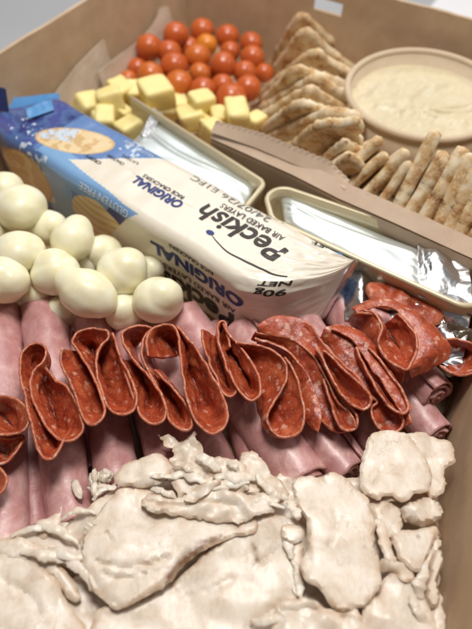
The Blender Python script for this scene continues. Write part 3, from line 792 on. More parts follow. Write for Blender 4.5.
def band(label, Lc, Rc, zL, zR, bul=(.3, .3), seed=1, rows=16, zmid=None):
    """a draped slice: sheet between two edge curves, arched or hollow between them"""
    fL = lambda k, n: (zL[0]+(zL[1]-zL[0])*k/(n-1)); fR = lambda k, n: (zR[0]+(zR[1]-zR[0])*k/(n-1))
    A = smooth_curve([at(x, y, fL(k, len(Lc))) for k, (x, y) in enumerate(Lc)], .02)
    B = smooth_curve([at(x, y, fR(k, len(Rc))) for k, (x, y) in enumerate(Rc)], .02)
    n = 90; A = np.array([A[int(k)] for k in np.linspace(0, len(A)-1, n)]); B = np.array([B[int(k)] for k in np.linspace(0, len(B)-1, n)])
    vs, eg = [], []
    for j in range(rows+1):
        t_ = j/rows
        for i in range(n):
            p = A[i]*(1-t_)+B[i]*t_; u = i/(n-1); wd = np.linalg.norm(A[i]-B[i])
            p = p+np.array([0, 0, (bul[0]*(1-u)+bul[1]*u)*math.sin(math.pi*t_)*min(1, wd/1.5)])
            p = p+np.array([fbm(p, 1.3, seed), fbm(p, 1.3, seed+5), 1.5*fbm(p, 1.2, seed+8)])*.06
            vs.append(p); eg.append(1.0 if j in (0, rows) else (.25 if j in (1, rows-1) else 0))
    fs = [(j*n+i, j*n+i+1, (j+1)*n+i+1, (j+1)*n+i) for j in range(rows) for i in range(n-1)]
    o = link('salami_slice', vs, fs, M['salami'], attrs={'edge': eg})
    m = o.modifiers.new('solid', 'SOLIDIFY'); m.thickness = .16*S; m.offset = 0
    m2 = o.modifiers.new('sub', 'SUBSURF'); m2.levels = 1; m2.render_levels = 1
    return tag(o, label, 'salami', 'folded salami slices in a row across the ham')
band('thin dark salami fold behind the broad faced slice', sC((60, 150), (120, 168), (168, 215), (196, 280), (206, 350), (226, 415), (250, 436)), sC((50, 130), (130, 152), (190, 198), (236, 262), (262, 335), (276, 400), (266, 446)), (4.5, 3.6), (5.2, 4.0), (.2, .25), 12)
band('long salami slice draped under the tan loop right of centre', sC((36, 134), (105, 150), (160, 186), (206, 250), (238, 320), (262, 390), (312, 440)), sC((56, 108), (125, 120), (212, 148), (276, 214), (322, 296), (372, 370), (396, 430)), (4.7, 3.7), (5.5, 4.3), (.25, -.5), 13)
band('orange tinted salami slice right of centre hanging over a ham roll', sC((56, 112), (110, 122), (190, 146), (252, 202), (292, 270), (318, 330), (350, 362), (384, 380)), sC((56, 92), (98, 62), (162, 54), (232, 78), (276, 134), (332, 196), (396, 252), (452, 334)), (5.4, 4.4), (5.7, 4.9), (.45, -1.1), 14)
band('long diagonal salami fold between two ham rolls', s6((172, 116), (196, 138), (226, 180), (250, 222), (268, 262), (292, 300)), s6((184, 92), (228, 90), (264, 118), (302, 176), (338, 228), (356, 282)), (4.8, 3.9), (5.3, 4.3), (.35, -.5), 15)
band('thin salami edge lying above the diagonal fold', s6((196, 98), (236, 120), (270, 168), (306, 222), (334, 266)), s6((200, 88), (250, 100), (290, 146), (328, 204), (354, 256)), (5.5, 4.5), (5.3, 4.5), (.2, .15), 25)
salami('hollow orange red salami loop at the end of the draped slice', sC((262, 160), (290, 215), (326, 285), (362, 340), (408, 368), (438, 342), (424, 306), (374, 256), (316, 200), (282, 168)), zs=[5.7, 5.6, 5.4, 5.1, 4.9, 5.0, 5.2, 5.4, 5.6, 5.7], zb=3.9, shrink=.8, across=.35, shift=(0, 2), seed=28)
salami('narrow salami loop below the hollow orange red one', sC((284, 262), (304, 330), (324, 396), (352, 436), (384, 430), (392, 392), (358, 338), (318, 286)), zs=[5.0, 4.8, 4.5, 4.3, 4.3, 4.5, 4.8, 5.0], zb=3.2, shrink=.8, across=.25, seed=29)
salami('narrow salami loop in the middle of the diagonal fold', s6((246, 130), (262, 170), (284, 214), (310, 250), (336, 262), (346, 244), (326, 206), (296, 162), (268, 132)), zs=[5.4, 5.3, 5.1, 4.9, 4.8, 4.9, 5.1, 5.3, 5.4], zb=3.8, shrink=.8, across=.3, seed=30)
salami('curled salami tip at the lower end of the diagonal fold', s6((262, 220), (288, 238), (276, 250), (276, 272), (292, 294), (320, 298), (338, 280), (322, 250)), zs=[4.6, 4.5, 4.4, 4.3, 4.2, 4.2, 4.3, 4.4], zb=2.9, shrink=.8, shift=(-2, 2), seed=16)
band('large salami slice folded over the rightmost ham roll', sD((52, 168), (88, 218), (130, 282), (186, 348), (240, 380)), sD((84, 146), (150, 150), (166, 196), (158, 246), (192, 302), (248, 338)), (4.2, 4.0), (5.9, 5.3), (.25, .2), 17)
band('back half of the large right salami fold with pale marbling', sD((80, 148), (150, 126), (215, 140), (262, 188), (286, 246), (274, 300), (250, 336)), sD((66, 134), (130, 102), (200, 102), (264, 134), (330, 180), (400, 262), (372, 312), (262, 366)), (5.7, 5.2), (5.5, 4.4), (.3, .35), 27)
salami('pale edged inner salami loop on top of the large right slice', sD((110, 132), (150, 148), (170, 190), (156, 244), (188, 302), (248, 338), (270, 306), (288, 250), (264, 190), (220, 144)), zs=[5.8, 5.9, 5.8, 5.7, 5.5, 5.4, 5.4, 5.6, 5.7, 5.8], zb=4.2, shrink=.8, shift=(0, 3), seed=18)
salami('small salami loop against the right cardboard wall', sD((372, 236), (410, 228), (450, 240), (496, 262), (520, 300), (490, 338), (440, 356), (398, 344), (366, 318)), 4.6, 2.9, shrink=.7, seed=19)

# ------------------------------------------------------------------ round food
def blob(name, c, rx, ry, rz, seed, mat, sub=4, amp=.06, freq=1.0, rot=0.0, tilt=0.0, extra=None, parent=None):
    bm = bmesh.new(); bmesh.ops.create_icosphere(bm, subdivisions=sub, radius=1)
    vs = []
    Rm = Matrix.Rotation(rot, 3, 'Z') @ Matrix.Rotation(tilt, 3, 'Y')
    for v_ in bm.verts:
        q = v_.co.copy()
        k = 1+amp*fbm(q, freq, seed)
        if extra: k *= extra(q)
        q = Rm @ Vector((q.x*rx*k, q.y*ry*k, q.z*rz*k))
        vs.append((c[0]+q.x, c[1]+q.y, c[2]+q.z))
    bm.verts.index_update()
    fs = [tuple(v_.index for v_ in f_.verts) for f_ in bm.faces]; bm.free()
    return link(name, vs, fs, mat, parent)

# mozzarella: photo x, y, radius px, z, stretch, rotation, label
MZ = [
 (5, 190, 19, 4.3, 1.05, .3, 'mozzarella ball at the upper left border of the heap'),
 (21, 208, 25, 4.6, 1.05, .2, 'large round mozzarella ball at the top of the heap'),
 (48, 228, 19, 3.4, 1.0, 0, 'yellowish mozzarella ball tucked behind the upper ones'),
 (73, 240, 22.5, 4.2, 1.05, 1.2, 'mozzarella ball resting against the pack side'),
 (19, 254, 24, 4.3, 1.12, .1, 'wide mozzarella ball in the middle of the left border'),
 (56, 273, 22, 3.9, 1.15, .2, 'oval mozzarella ball in the centre of the heap'),
 (4, 280, 25, 4.2, 1.0, .6, 'mozzarella ball just above the leftmost ham roll'),
 (87, 293, 25, 4.4, 1.28, -.45, 'mozzarella ball with a pointed tip in front of the heap'),
 (122, 272, 26, 4.1, 1.02, .8, 'mozzarella ball leaning on the blue part of the pack'),
 (158, 300, 24, 3.9, 1.08, .3, 'pinched mozzarella ball at the right end of the heap'),
 (124, 312, 20, 2.7, 1.0, 0, 'yellowish mozzarella ball low between the two front ones'),
 (103, 254, 20, 2.8, 1.0, 0, 'mozzarella ball half hidden between the pack and the centre ball'),
 (88, 262, 18, 2.4, 1.0, 0, 'mozzarella ball deep in the gap behind the pointed one'),
 (36, 292, 18, 2.4, 1.0, 0, 'mozzarella ball low above the second ham roll'),
 (148, 272, 17, 2.2, 1.0, 0, 'mozzarella ball squeezed behind the pinched one'),
 (-16, 235, 22, 3.4, 1.0, 0, 'mozzarella ball cut off by the left border'),
 (60, 312, 17, 1.9, 1.0, 0, 'mozzarella ball almost buried by the ham rolls'),
 (4, 232, 20, 2.4, 1.0, 0, 'mozzarella ball under the large round one'),
]
for i, (x, y, r, z, st_, rt, lab) in enumerate(MZ):
    c = at(x, y, z); k = FPX/np.dot(c-CP, [0, math.cos(R(PITCH)), -math.sin(R(PITCH))])
    rr = r/k*1.0
    rnd = random.Random(i+3); dirv = Vector((rnd.uniform(-.3, 1), rnd.uniform(-1, .2), rnd.uniform(.1, .8))).normalized()
    if 'pointed' in lab: dirv = Vector((-1, 0.1, 0.15)).normalized()
    def ex(q, dirv=dirv, i=i):
        d_ = q.normalized().dot(dirv)
        return 1+.17*max(0, (d_-.60)/.40)**1.8 + .05*max(0, (-d_-.6)/.4)**1.6 - .025*math.exp(-((d_-.60)/.16)**2) +.010*noise.noise(q*2.6+Vector((i, 0, 0)))
    o = blob('mozzarella_ball', c, rr*st_, rr*.97, rr*.95, i+1, M['mozz'], 5, .05, .7, rt, .2*math.sin(i), ex)
    tag(o, lab, 'mozzarella', 'mozzarella balls heaped at the left')

# cherry tomatoes
kt = 2.95
TM = [(243, 90, 35, 'back row, first'), (317, 108, 35, 0), (387, 128, 33, 0), (165, 103, 37, 0), (85, 140, 38, 0),
 (255, 132, 31, 'y'), (145, 155, 35, 0), (228, 168, 38, 'o'), (325, 152, 30, 0), (390, 170, 35, 0),
 (160, 195, 40, 0), (305, 192, 38, 0), (90, 222, 38, 'o'), (52, 202, 30, 0), (25, 234, 26, 'o'), (235, 218, 32, 'o'), (368, 214, 34, 0),
 (174, 250, 42, 'o'), (302, 252, 33, 0), (245, 265, 37, 0), (378, 260, 38, 0), (328, 292, 46, 0), (130, 262, 30, 0), (205, 140, 30, 0), (280, 222, 30, 0), (425, 215, 28, 0)]
TL = ['farthest cherry tomato, in the middle of the back row', 'back row tomato right of the farthest one', 'back row tomato beside the tip of the cracker stack', 'large tomato in the back row just right of the paper tab', 'round tomato touching the paper liner at the upper left',
 'only yellow orange tomato in the heap', 'dull red tomato right of the one touching the liner', 'orange red tomato right below the yellow one', 'half hidden tomato below the back row at the right', 'tomato at the right edge against the cracker stack',
 'wide dull red tomato in the centre left of the heap', 'bright red tomato with a highlight in the centre right', 'orange tomato above the tallest cheese cube', 'half hidden tomato at the left end beside the liner', 'smallest tomato at the far left end of the heap', 'orange tomato low in the centre of the heap', 'red tomato at the right below the edge one',
 'big orange tomato in the front row behind the cheese', 'small red tomato just behind the frontmost one', 'front row tomato right of the big orange one', 'glossy red tomato at the right front by the crackers', 'largest tomato, frontmost, touching the big cheese cube', 'tomato sunk between the big orange one and the left cheese', 'tomato mostly hidden behind the yellow one', 'tomato sunk in the gap in the centre of the heap', 'tomato wedged between the heap and the cracker stack']
for i, ((x, y, r, f_), lab) in enumerate(zip(TM, TL)):
    z = 2.6 + (0.5 if r > 36 else 0) - (.7 if r <= 30 else 0)
    c = at(120+x/kt, y/kt, z); k = FPX/np.dot(c-CP, [0, math.cos(R(PITCH)), -math.sin(R(PITCH))])
    rr = r/kt/k*1.02
    m = M['tom_yellow'] if f_ == 'y' else M['tom_orange'] if f_ == 'o' else M['tom_red']
    t0 = tag(empty('cherry_tomato', (c[0], c[1], c[2]-rr)), lab, 'tomato', 'cherry tomatoes heaped in the back corner')
    rnd = random.Random(i)
    dimple = Vector((rnd.uniform(-1, 1), rnd.uniform(-.2, 1), rnd.uniform(-.9, .2))).normalized()
    def ex(q, d=dimple): return 1-.10*math.exp(-((1-q.normalized().dot(d))/.03))
    blob('skin', c, rr*1.03, rr, rr*.98, i+40, m, 4, .03, .8, i, 0, ex, parent=t0)

# cheese cubes
def cube(label, x, y, sz, z, rot, tilt, seed):
    c = at(x, y, z); bm = bmesh.new(); bmesh.ops.create_cube(bm, size=1)
    bmesh.ops.subdivide_edges(bm, edges=bm.edges[:], cuts=7, use_grid_fill=True)
    rnd = random.Random(seed); sx, sy, s2 = [sz*rnd.uniform(.78, 1.15) for _ in range(3)]
    Rm = Matrix.Rotation(rot, 3, 'Z') @ Matrix.Rotation(tilt, 3, 'X') @ Matrix.Rotation(tilt*.7, 3, 'Y')
    skew = rnd.uniform(-.28, .28); tilt *= 1.5
    vs = []
    for v_ in bm.verts:
        q = v_.co*2; m = max(abs(q.x), abs(q.y), abs(q.z))
        ln = (abs(q.x)**8+abs(q.y)**8+abs(q.z)**8)**(1/8)
        q = q*(m/ln if ln > 0 else 1); q *= .5*(1+.05*fbm(q, 1.2, seed))
        q.x += skew*q.z
        q = Rm @ Vector((q.x*sx, q.y*sy, q.z*s2)); vs.append((c[0]+q.x, c[1]+q.y, c[2]+q.z))
    bm.verts.index_update(); fs = [tuple(v_.index for v_ in f_.verts) for f_ in bm.faces]; bm.free()
    return tag(link('cheese_cube', vs, fs, M['cheese']), label, 'cheese', 'yellow cheese cubes in front of the tomatoes')
K8 = lambda x, y: (60+x/2.36, 60+y/2.36)
for lab, x, y, sz, z, ro, ti in [
 ('leftmost cheese cube beside the paper liner', 64, 110, 1.95, 2.9, .6, .25),
 ('large cheese cube second from the left', 120, 104, 2.2, 3.2, .3, -.2),
 ('cheese cube behind the two left cubes', 145, 75, 1.8, 3.0, .9, .3),
 ('small cheese cube left of the tallest cube', 178, 80, 1.6, 2.8, .2, .2),
 ('tallest pale cheese cube standing above the tray rim', 228, 78, 2.3, 3.9, .5, .1),
 ('cheese cube above the blue tip of the pack', 108, 146, 1.9, 2.8, .1, .15),
 ('cheese cube touching the crimped foil end', 168, 164, 1.9, 2.8, .7, -.15),
 ('cheese cube just left of the tray tip', 204, 142, 1.8, 2.6, 1.1, .2),
 ('cheese cube in front of the tallest one behind the rim', 272, 108, 1.7, 2.2, .4, .3),
 ('cheese cube in front of the largest tomato', 334, 104, 1.75, 3.5, .5, .1),
 ('flat cheese cube behind the middle of the tray rim', 312, 136, 2.0, 2.9, .3, -.1),
 ('small cheese cube near the divider flap', 362, 168, 1.6, 3.0, .8, .2),
 ('low cheese cube half hidden beside the big right cube', 374, 136, 1.5, 2.7, .3, .3),
 ('biggest cheese cube by the front crackers', 420, 130, 2.35, 3.6, .15, .1),
 ('cheese cube partly hidden behind the card flap', 462, 150, 1.6, 2.9, .8, .1), ('cheese cube low at the left between liner and pack', 88, 138, 1.6, 2.2, .5, .4),
 ('small cheese cube peeking out under the second cube', 146, 128, 1.5, 2.4, 1.0, .3), ('cheese cube sunk behind the tray rim below the tallest one', 246, 118, 1.6, 2.3, .2, .4), ('small cheese cube between the flat cube and the divider', 336, 152, 1.5, 2.5, .9, .2)]:
    px, py = K8(x, y); cube(lab, px, py, sz, z, ro, ti, int(x))

# ------------------------------------------------------------------ crackers
def frame_of(o, e1, n_):
    n_ = n_/np.linalg.norm(n_); e1 = e1-n_*(e1@n_); e1 /= np.linalg.norm(e1)
    return (o, e1, np.cross(n_, e1), n_)
c2 = lambda x, y: (240+x/3.93, y/3.93)
BK = [ # left end, apex, right end in the crop, in order from the back
 ((88, 275), (235, 55), (470, 235)), ((84, 318), (250, 112), (450, 262)), ((80, 352), (285, 196), (440, 285)), ((72, 395), (215, 262), (400, 318)),
 ((60, 425), (292, 292), (400, 352)), ((60, 458), (272, 338), (390, 408)), ((68, 502), (232, 398), (400, 450)), ((90, 535), (330, 432), (432, 440)),
 ((200, 560), (300, 482), (432, 470)), ((268, 588), (400, 496), (436, 520)), ((320, 615), (418, 548), (440, 566)), ((370, 640), (432, 600), (445, 615))]
BL = ['backmost cracker, the tallest point of the rear stack', 'second cracker of the rear stack with a browned left edge', 'third cracker from the back of the rear stack', 'fourth cracker from the back with a short rounded top', 'fifth cracker from the back with a toasted ridge', 'pale cracker in the middle of the rear stack', 'cracker with a browned left side below the middle of the rear stack', 'wide floury cracker in the lower half of the rear stack', 'ninth cracker from the back of the rear stack', 'dark toasted cracker near the front of the rear stack', 'pale cracker second from the front of the rear stack', 'frontmost small cracker of the rear stack beside the bowl']
nrm = np.array([-.22, -.90, -.36]); nrm /= np.linalg.norm(nrm)
for i, ((l, a_, r_), lab) in enumerate(zip(BK, BL)):
    zA = 6.4+.4*i/11
    A = at(*c2(*a_), zA)
    def hit(px, A=A):
        d = ray(*c2(*px)); t_ = ((A-CP)@nrm)/(d@nrm); return CP+d*t_
    Lp, Rp = hit(l), hit(r_)
    fr = frame_of(A, Rp-Lp, nrm)
    loc = lambda P: np.array([(P-A)@fr[1], (P-A)@fr[2]])
    l2, r2 = loc(Lp), loc(Rp)
    l3 = l2*1.25; r3 = r2*1.25
    bot = min(l3[1], r3[1])-1.2
    out = [(0, 0), r2*.5+(0, .12), r2, r3, (r3[0]*.8, bot), ((l3[0]+r3[0])/2, bot-.6), (l3[0]*.8, bot), l3, l2, l2*.5+(0, .12)]
    sd = i
    o = slab('pita_cracker', [tuple(q) for q in out], fr, .78, M['cracker'], lambda p, sd=sd: .12*fbm(p, .35, sd, 2), .24, .07, 60+i, round_=.13, rfreq=1.0)
    tag(o, lab, 'cracker', 'toasted flatbread crackers stacked at the back')
c7 = lambda x, y: (330+x/3.324, 120+y/3.324)
FR = [((38, 178), (168, 66), 34), ((86, 205), (186, 112), 34), ((136, 232), (256, 106), 38), ((186, 250), (266, 140), 30), ((234, 276), (350, 40), 40),
 ((272, 296), (384, 112), 42), ((318, 318), (446, 100), 42), ((362, 340), (470, 118), 42), ((398, 352), (492, 160), 40), ((440, 372), (520, 200), 40), ((-6, 170), (70, 112), 26), ((478, 396), (560, 240), 40)]
FL_ = ['first slim cracker at the left end of the front row', 'second cracker in the front row, pale and short', 'third cracker in the front row with two brown spots', 'short pale cracker, fourth in the front row', 'tallest cracker in the front row, poking up against the bowl', 'browned cracker right of the tallest one', 'wide pale cracker, seventh in the front row', 'cracker with toasted edge, eighth in the front row', 'ninth cracker in the front row near the right border', 'cracker cut off by the right border behind the divider', 'small cracker end lying between the two cracker groups', 'last cracker in the right corner of the front row']
for i, ((lo_, hi_, wpx), lab) in enumerate(zip(FR, FL_)):
    ln = math.hypot(hi_[0]-lo_[0], hi_[1]-lo_[1])/3.324
    A = at(*c7(*lo_), 4.6); Tp = at(*c7(*hi_), 4.6+ln/13*.62)
    D = (Tp-A); Ld = np.linalg.norm(D); D /= Ld
    vw = np.array([.40, .86, -.25]); 
    n_ = np.cross(D, vw); n_ /= np.linalg.norm(n_)
    fr = frame_of(Tp, D, n_)
    g = np.sign(fr[2]@vw)
    th = wpx/3.324/15*1.12
    out = [(0, 0), (-Ld*.5, -.06*g), (-Ld, 0), (-Ld-2.6, .1*g), (-Ld-2.8, 1.6*g), (-Ld-1.0, 4.2*g), (-Ld*.5, 3.4*g), (-.2, 1.2*g)]
    o = slab('pita_cracker', out, fr, th, M['cracker'], lambda p, i=i: .12*fbm(p, .35, i+30, 2), .22, .05, 90+i, round_=.12, rfreq=1.0)
    tag(o, lab, 'cracker', 'toasted flatbread crackers standing in the front row')

# ------------------------------------------------------------------ bowl of hummus
def lathe(name, prof, c, mat, parent=None, n=120, hf=None):
    vs = []; fs = []
    for i in range(n):
        a_ = 2*math.pi*i/n
        for r, z in prof: vs.append((c[0]+r*math.cos(a_), c[1]+r*math.sin(a_), z))
    m = len(prof)
    for i in range(n):
        j = (i+1) % n
        for k in range(m-1): fs.append((i*m+k, j*m+k, j*m+k+1, i*m+k+1))
    return link(name, vs, fs, mat, parent)
bc = at(425, 91, 6.3); BR = 5.95
bowl = tag(empty('paper_bowl', (bc[0], bc[1], .2)), 'round kraft paper bowl with rolled rim in the back right corner', 'bowl')
lathe('bowl_wall', [(0.01, .2), (5.2, .2), (BR-.25, 6.1), (BR-.42, 6.1), (5.0, .45), (.01, .45)], bc, M['bowlm'], bowl)
lathe('rim', [(BR+.26*math.cos(a_)-.15, 6.2+.26*math.sin(a_)) for a_ in np.linspace(0, 2*math.pi, 15)], bc, M['bowlm'], bowl)
vs, fs = [], []
nr_, na = 80, 180
hr = 5.5
vs.append((bc[0], bc[1], 5.0))
for i in range(1, nr_+1):
    r = hr*i/nr_
    for k in range(na):
        a_ = 2*math.pi*k/na; x, y = r*math.cos(a_), r*math.sin(a_)
        th_ = math.atan2(y+1.0, x-2.5); rr = math.hypot(y+1.0, x-2.5)
        p = (x, y, 0)
        warp = fbm(p, .35, 4)*2
        h = .16*math.sin(rr*1.9+warp*2.2) * (0.5+.5*fbm(p, .3, 9)) + .16*fbm((x*.5+y*.5, y-x, 0), .8, 2) 
        rid = math.exp(-((y+.6+.25*math.sin(x))/.16)**2)*(1 if 0.5 < x < 6 else 0)*.22
        rid += math.exp(-((y-.3*x+.9)/.16)**2)*(1 if 1.2 < x < 5.5 else 0)*.2
        rid += math.exp(-((y+.35*x+1.2)/.2)**2)*(1 if -4 < x < 3 else 0)*.16
        h = (h+rid)*min(1, (hr-r)*1.2+.15)
        vs.append((bc[0]+x, bc[1]+y, 5.05+h*.9+.15*(r/hr)**4))
for k in range(na): fs.append((0, 1+k, 1+(k+1) % na))
for i in range(nr_-1):
    for k in range(na):
        a_, b_ = 1+i*na+k, 1+i*na+(k+1) % na; fs.append((a_, a_+na, b_+na, b_))
tag(link('hummus', vs, fs, M['hummus']), 'pale beige hummus with swirl marks filling the paper bowl', 'dip')

# ------------------------------------------------------------------ trays with foil packs
def tray(label, BLp, BRp, FRp, FLp, z0, z1, rad, th=.19, opened=False):
    root = empty('shallow_tray', (*((BLp+FRp)/2), z0)); tag(root, label, 'tray', 'pale gold rimmed trays behind the pack')
    quad = [BLp, BRp, FRp, FLp]
    def rounded(off, n=14):
        c = sum(quad)/4; out = []
        for i in range(4):
            p = quad[i]; a_ = quad[i-1]; b_ = quad[(i+1) % 4]
            da = (a_-p)/np.linalg.norm(a_-p); db_ = (b_-p)/np.linalg.norm(b_-p)
            bi = (da+db_); bi /= np.linalg.norm(bi); cosb = bi@da; sinb = math.sqrt(1-cosb**2)
            cc = p+bi*(rad/sinb)
            r = rad-off
            pa, pb = p+da*(rad/sinb*cosb), p+db_*(rad/sinb*cosb)
            v1 = (pa-cc)/np.linalg.norm(pa-cc); v2 = (pb-cc)/np.linalg.norm(pb-cc)
            for k in range(n+1):
                t_ = k/n; w_ = math.acos(np.clip(v1@v2, -1, 1)); vv = (math.sin((1-t_)*w_)*v1+math.sin(t_*w_)*v2)/math.sin(w_)
                out.append(cc+vv*r)
        return np.array(out)
    prof = [(.30, z0), (.0, z1-.7), (-.14, z1-.12), (-.10, z1), (th*.5, z1+.05), (th, z1), (th+.02, z1-.7), (.30+th, z0+.2)]
    def path(o_):
        r_ = rounded(o_)
        if not opened: return r_
        inn = (FLp-BLp)/np.linalg.norm(FLp-BLp)
        return np.vstack([[BLp+inn*o_], r_[15:45], [FLp-inn*o_]])
    rings = [np.c_[path(o_), np.full(len(path(o_)), z_)] for o_, z_ in prof]
    n = len(rings[0]); vs = [p for r_ in rings for p in r_]; fs = []
    for j in range(len(rings)-1):
        for k in range(n-1 if opened else n):
            k2 = (k+1) % n; fs.append((j*n+k, j*n+k2, (j+1)*n+k2, (j+1)*n+k))
    if opened:
        for e_ in (0, n-1): fs.append(tuple(j*n+e_ for j in range(len(rings))))
    fs.append(tuple(range(n-1, -1, -1))); fs.append(tuple((len(rings)-1)*n+k for k in range(n)))
    link('tray_rim', vs, fs, M['tray'], root)
    return root, rounded
def foil_pack(label, quad, z, mat, seed, h=1.6, crimp=None, crease=True, mound=.5):
    """a sealed sachet: quilted film pillow over a quad"""
    q = [np.array(p) for p in quad]; n, m = 110, 44
    vs = []
    for s in (1, -1):
        for i in range(n+1):
            for j in range(m+1):
                u, v_ = i/n, j/m
                p = (q[0]*(1-u)+q[1]*u)*(1-v_)+(q[3]*(1-u)+q[2]*u)*v_
                e = min(1, (min(u, 1-u)*14))**.5*min(1, (min(v_, 1-v_)*5))**.5
                wr = .10*fbm((u*3, v_*1.4, seed), 1.0, seed, 2) + .10*math.exp(-((v_-.35-.1*math.sin(u*5))/.05)**2)*(1 if crease else 0)
                wr += .07*max(0, 1-min(u, 1-u)*9)*math.sin(v_*18+4*fbm((u*3, v_*4, 0), 1, seed))
                z_ = z + (s*h*.5*e*(mound+.5) if s > 0 else -h*.5*e) + wr*(.3+e*.7)
                vs.append((p[0], p[1], z_))
    N = (n+1)*(m+1); ix = lambda s, i, j: s*N+i*(m+1)+j
    fs = []
    for i in range(n):
        for j in range(m):
            fs.append((ix(0, i, j), ix(0, i+1, j), ix(0, i+1, j+1), ix(0, i, j+1)))
            fs.append((ix(1, i, j), ix(1, i, j+1), ix(1, i+1, j+1), ix(1, i+1, j)))
    o = link('foil_sachet', vs, fs, mat)
    return o
# tray 1 (left, mostly behind the pack)
t1 = [at(131, 96, 5)[:2], at(266, 182, 5)[:2], np.array([.2, 6.7]), np.array([-10.2, 15.9])]
tray('pale gold tray on the left with its pointed corner by the cheese', *t1, 1.2, 5.0, .75, opened=True)
d1 = (t1[1]-t1[0]); d1 /= np.linalg.norm(d1)
s1 = [at(156, 118, 4.3)[:2], at(256, 182, 4.3)[:2], np.array([.1, 7.1]), np.array([-8.5, 14.7])]
f1_ = foil_pack('', s1, 4.0, M['wfoil'], 3, h=.7)
tag(f1_, 'white sealed sachet in the left tray behind the pack', 'sachet')
# crimped clear end of the sachet
n, vs, fs = 26, [], []
A0, A1 = at(163, 113, 4.5), at(150, 140, 4.3); dA = np.array([-.55, .35, .12])
for i in range(n+1):
    p = A0+(A1-A0)*i/n + np.array([0, 0, .07*(i % 2)])
    for q in (p, p+dA*1.3):
        vs += [q, q-np.array([0, 0, .05])]
for i in range(n):
    b0 = i*4
    fs += [(b0, b0+4, b0+6, b0+2), (b0+1, b0+3, b0+7, b0+5), (b0+2, b0+6, b0+7, b0+3), (b0, b0+1, b0+5, b0+4)]
link('crimped_end', vs, fs, M['foil'], f1_, smooth=False)
# tray 2
t2 = [at(260, 178, 5)[:2], np.array([15.4, 3.3]), np.array([14.3, -1.65]), at(272, 219, 5)[:2]]
tray('pale gold tray on the right with a rounded left corner', *t2, 1.2, 5.0, 1.2)
s2 = [at(277, 190, 4.4)[:2]+[.2, 0], np.array([12.0, 4.2]), np.array([11.3, .5]), at(285, 219, 4.4)[:2]]
f2_ = foil_pack('', s2, 4.1, M['wfoil'], 7, h=.7)
tag(f2_, 'white sealed sachet filling the right tray', 'sachet')
# its silver end, gathered
def crumple(name, label, quad3, mat, amp, freq, seed, thick=.05, parent=None, n=70):
    q = [np.array(p, float) for p in quad3]; vs = []
    nn = np.cross(q[1]-q[0], q[3]-q[0]); nn /= np.linalg.norm(nn)
    if nn[2] < 0: nn = -nn
    for i in range(n+1):
        for j in range(n+1):
            u, v_ = i/n, j/n
            p = (q[0]*(1-u)+q[1]*u)*(1-v_)+(q[3]*(1-u)+q[2]*u)*v_
            r = abs(noise.noise(Vector((p[0]*freq, p[1]*freq, seed))))*-1 + .5*abs(noise.noise(Vector((p[0]*freq*2.3, p[1]*freq*2.3, seed+4))))
            e = .06*fbm(p, 1.5, seed)
            vs.append(p+nn*(amp*r*2)+np.array([e, e, 0]))
    fs = [(i*(n+1)+j, (i+1)*(n+1)+j, (i+1)*(n+1)+j+1, i*(n+1)+j+1) for i in range(n) for j in range(n)]
    o = link(name, vs, fs, mat, parent)
    m = o.modifiers.new('solid', 'SOLIDIFY'); m.thickness = thick*S
    if label: tag(o, label[0], label[1])
    return o
crumple('gathered_end', None, [(11.6, 4.5, 4.5), (14.6, 3.0, 4.6), (14.0, -1.0, 4.2), (11.0, .4, 4.3)], M['foil2'], .4, .22, 3, parent=f2_)
# silver pouch with cured meat between the tray and the salami
pc = crumple('foil_pouch', ('crumpled silver pouch squeezed between the right tray and the salami', 'pouch'),
    [at(338, 256, 3.9), at(470, 318, 3.9), at(462, 372, 3.0), at(345, 318, 3.0)], M['foil2'], .8, .26, 8, n=110)
o = flat_slice('ham_slice', 'reddish cured meat slice seen inside the silver pouch beside the pack tip', [(366, 288), (385, 282), (402, 288), (410, 300), (404, 308), (386, 308), (370, 302)], 4.0, .25, 71, amp=.25, freq=.9, sp=.18, cat='ham', mat='salami')
o = flat_slice('salami_slice', 'flat salami slice lying behind the large right fold', [(398, 300), (425, 298), (442, 308), (440, 322), (420, 330), (400, 322)], 3.7, .25, 72, amp=.3, sp=.2, cat='salami', mat='salami')
pouch2 = crumple('brown_film', ('dark see-through film end hanging between the right tray and the wall', 'film'),
    [at(430, 318, 3.6), at(476, 330, 3.9), at(470, 385, 2.4), at(432, 372, 2.4)], M['dfilm'], .5, .5, 18, n=60)

# ------------------------------------------------------------------ the long printed cracker pack
TH = R(-39.4); AX = np.array([math.cos(TH), math.sin(TH), 0]); BX = np.array([math.sin(TH), -math.cos(TH), 0])
PO = np.array([-16.2, 17.4, 0]); HW, CR_ = 2.95, .8
FLAT = HW-CR_; ARC = math.pi/2*CR_; SIDE = 2*FLAT+ARC
PER = 4*SIDE
def csec(q):
    """rounded square by arc length; q=0 is the top centre, growing to the front then down; returns (w, z, nw, nz)"""
    q = (q+FLAT) % PER; k = int(q//SIDE); r = q-k*SIDE
    if r < 2*FLAT: w_, h_, nw, nh = r-FLAT, HW, 0, 1
    else:
        a_ = (r-2*FLAT)/CR_; w_, h_ = FLAT+CR_*math.sin(a_), FLAT+CR_*math.cos(a_); nw, nh = math.sin(a_), math.cos(a_)
    for _ in range(k): w_, h_ = h_, -w_; nw, nh = nh, -nw
    return w_, h_, nw, nh
FT, FB = at(354, 260, 5.3), at(319, 320, 2.2)
LT, LB = at(60, 104, 5.2), at(-14, 112, 4.6)
def sstep(x): x = min(1, max(0, x)); return x*x*(3-2*x)
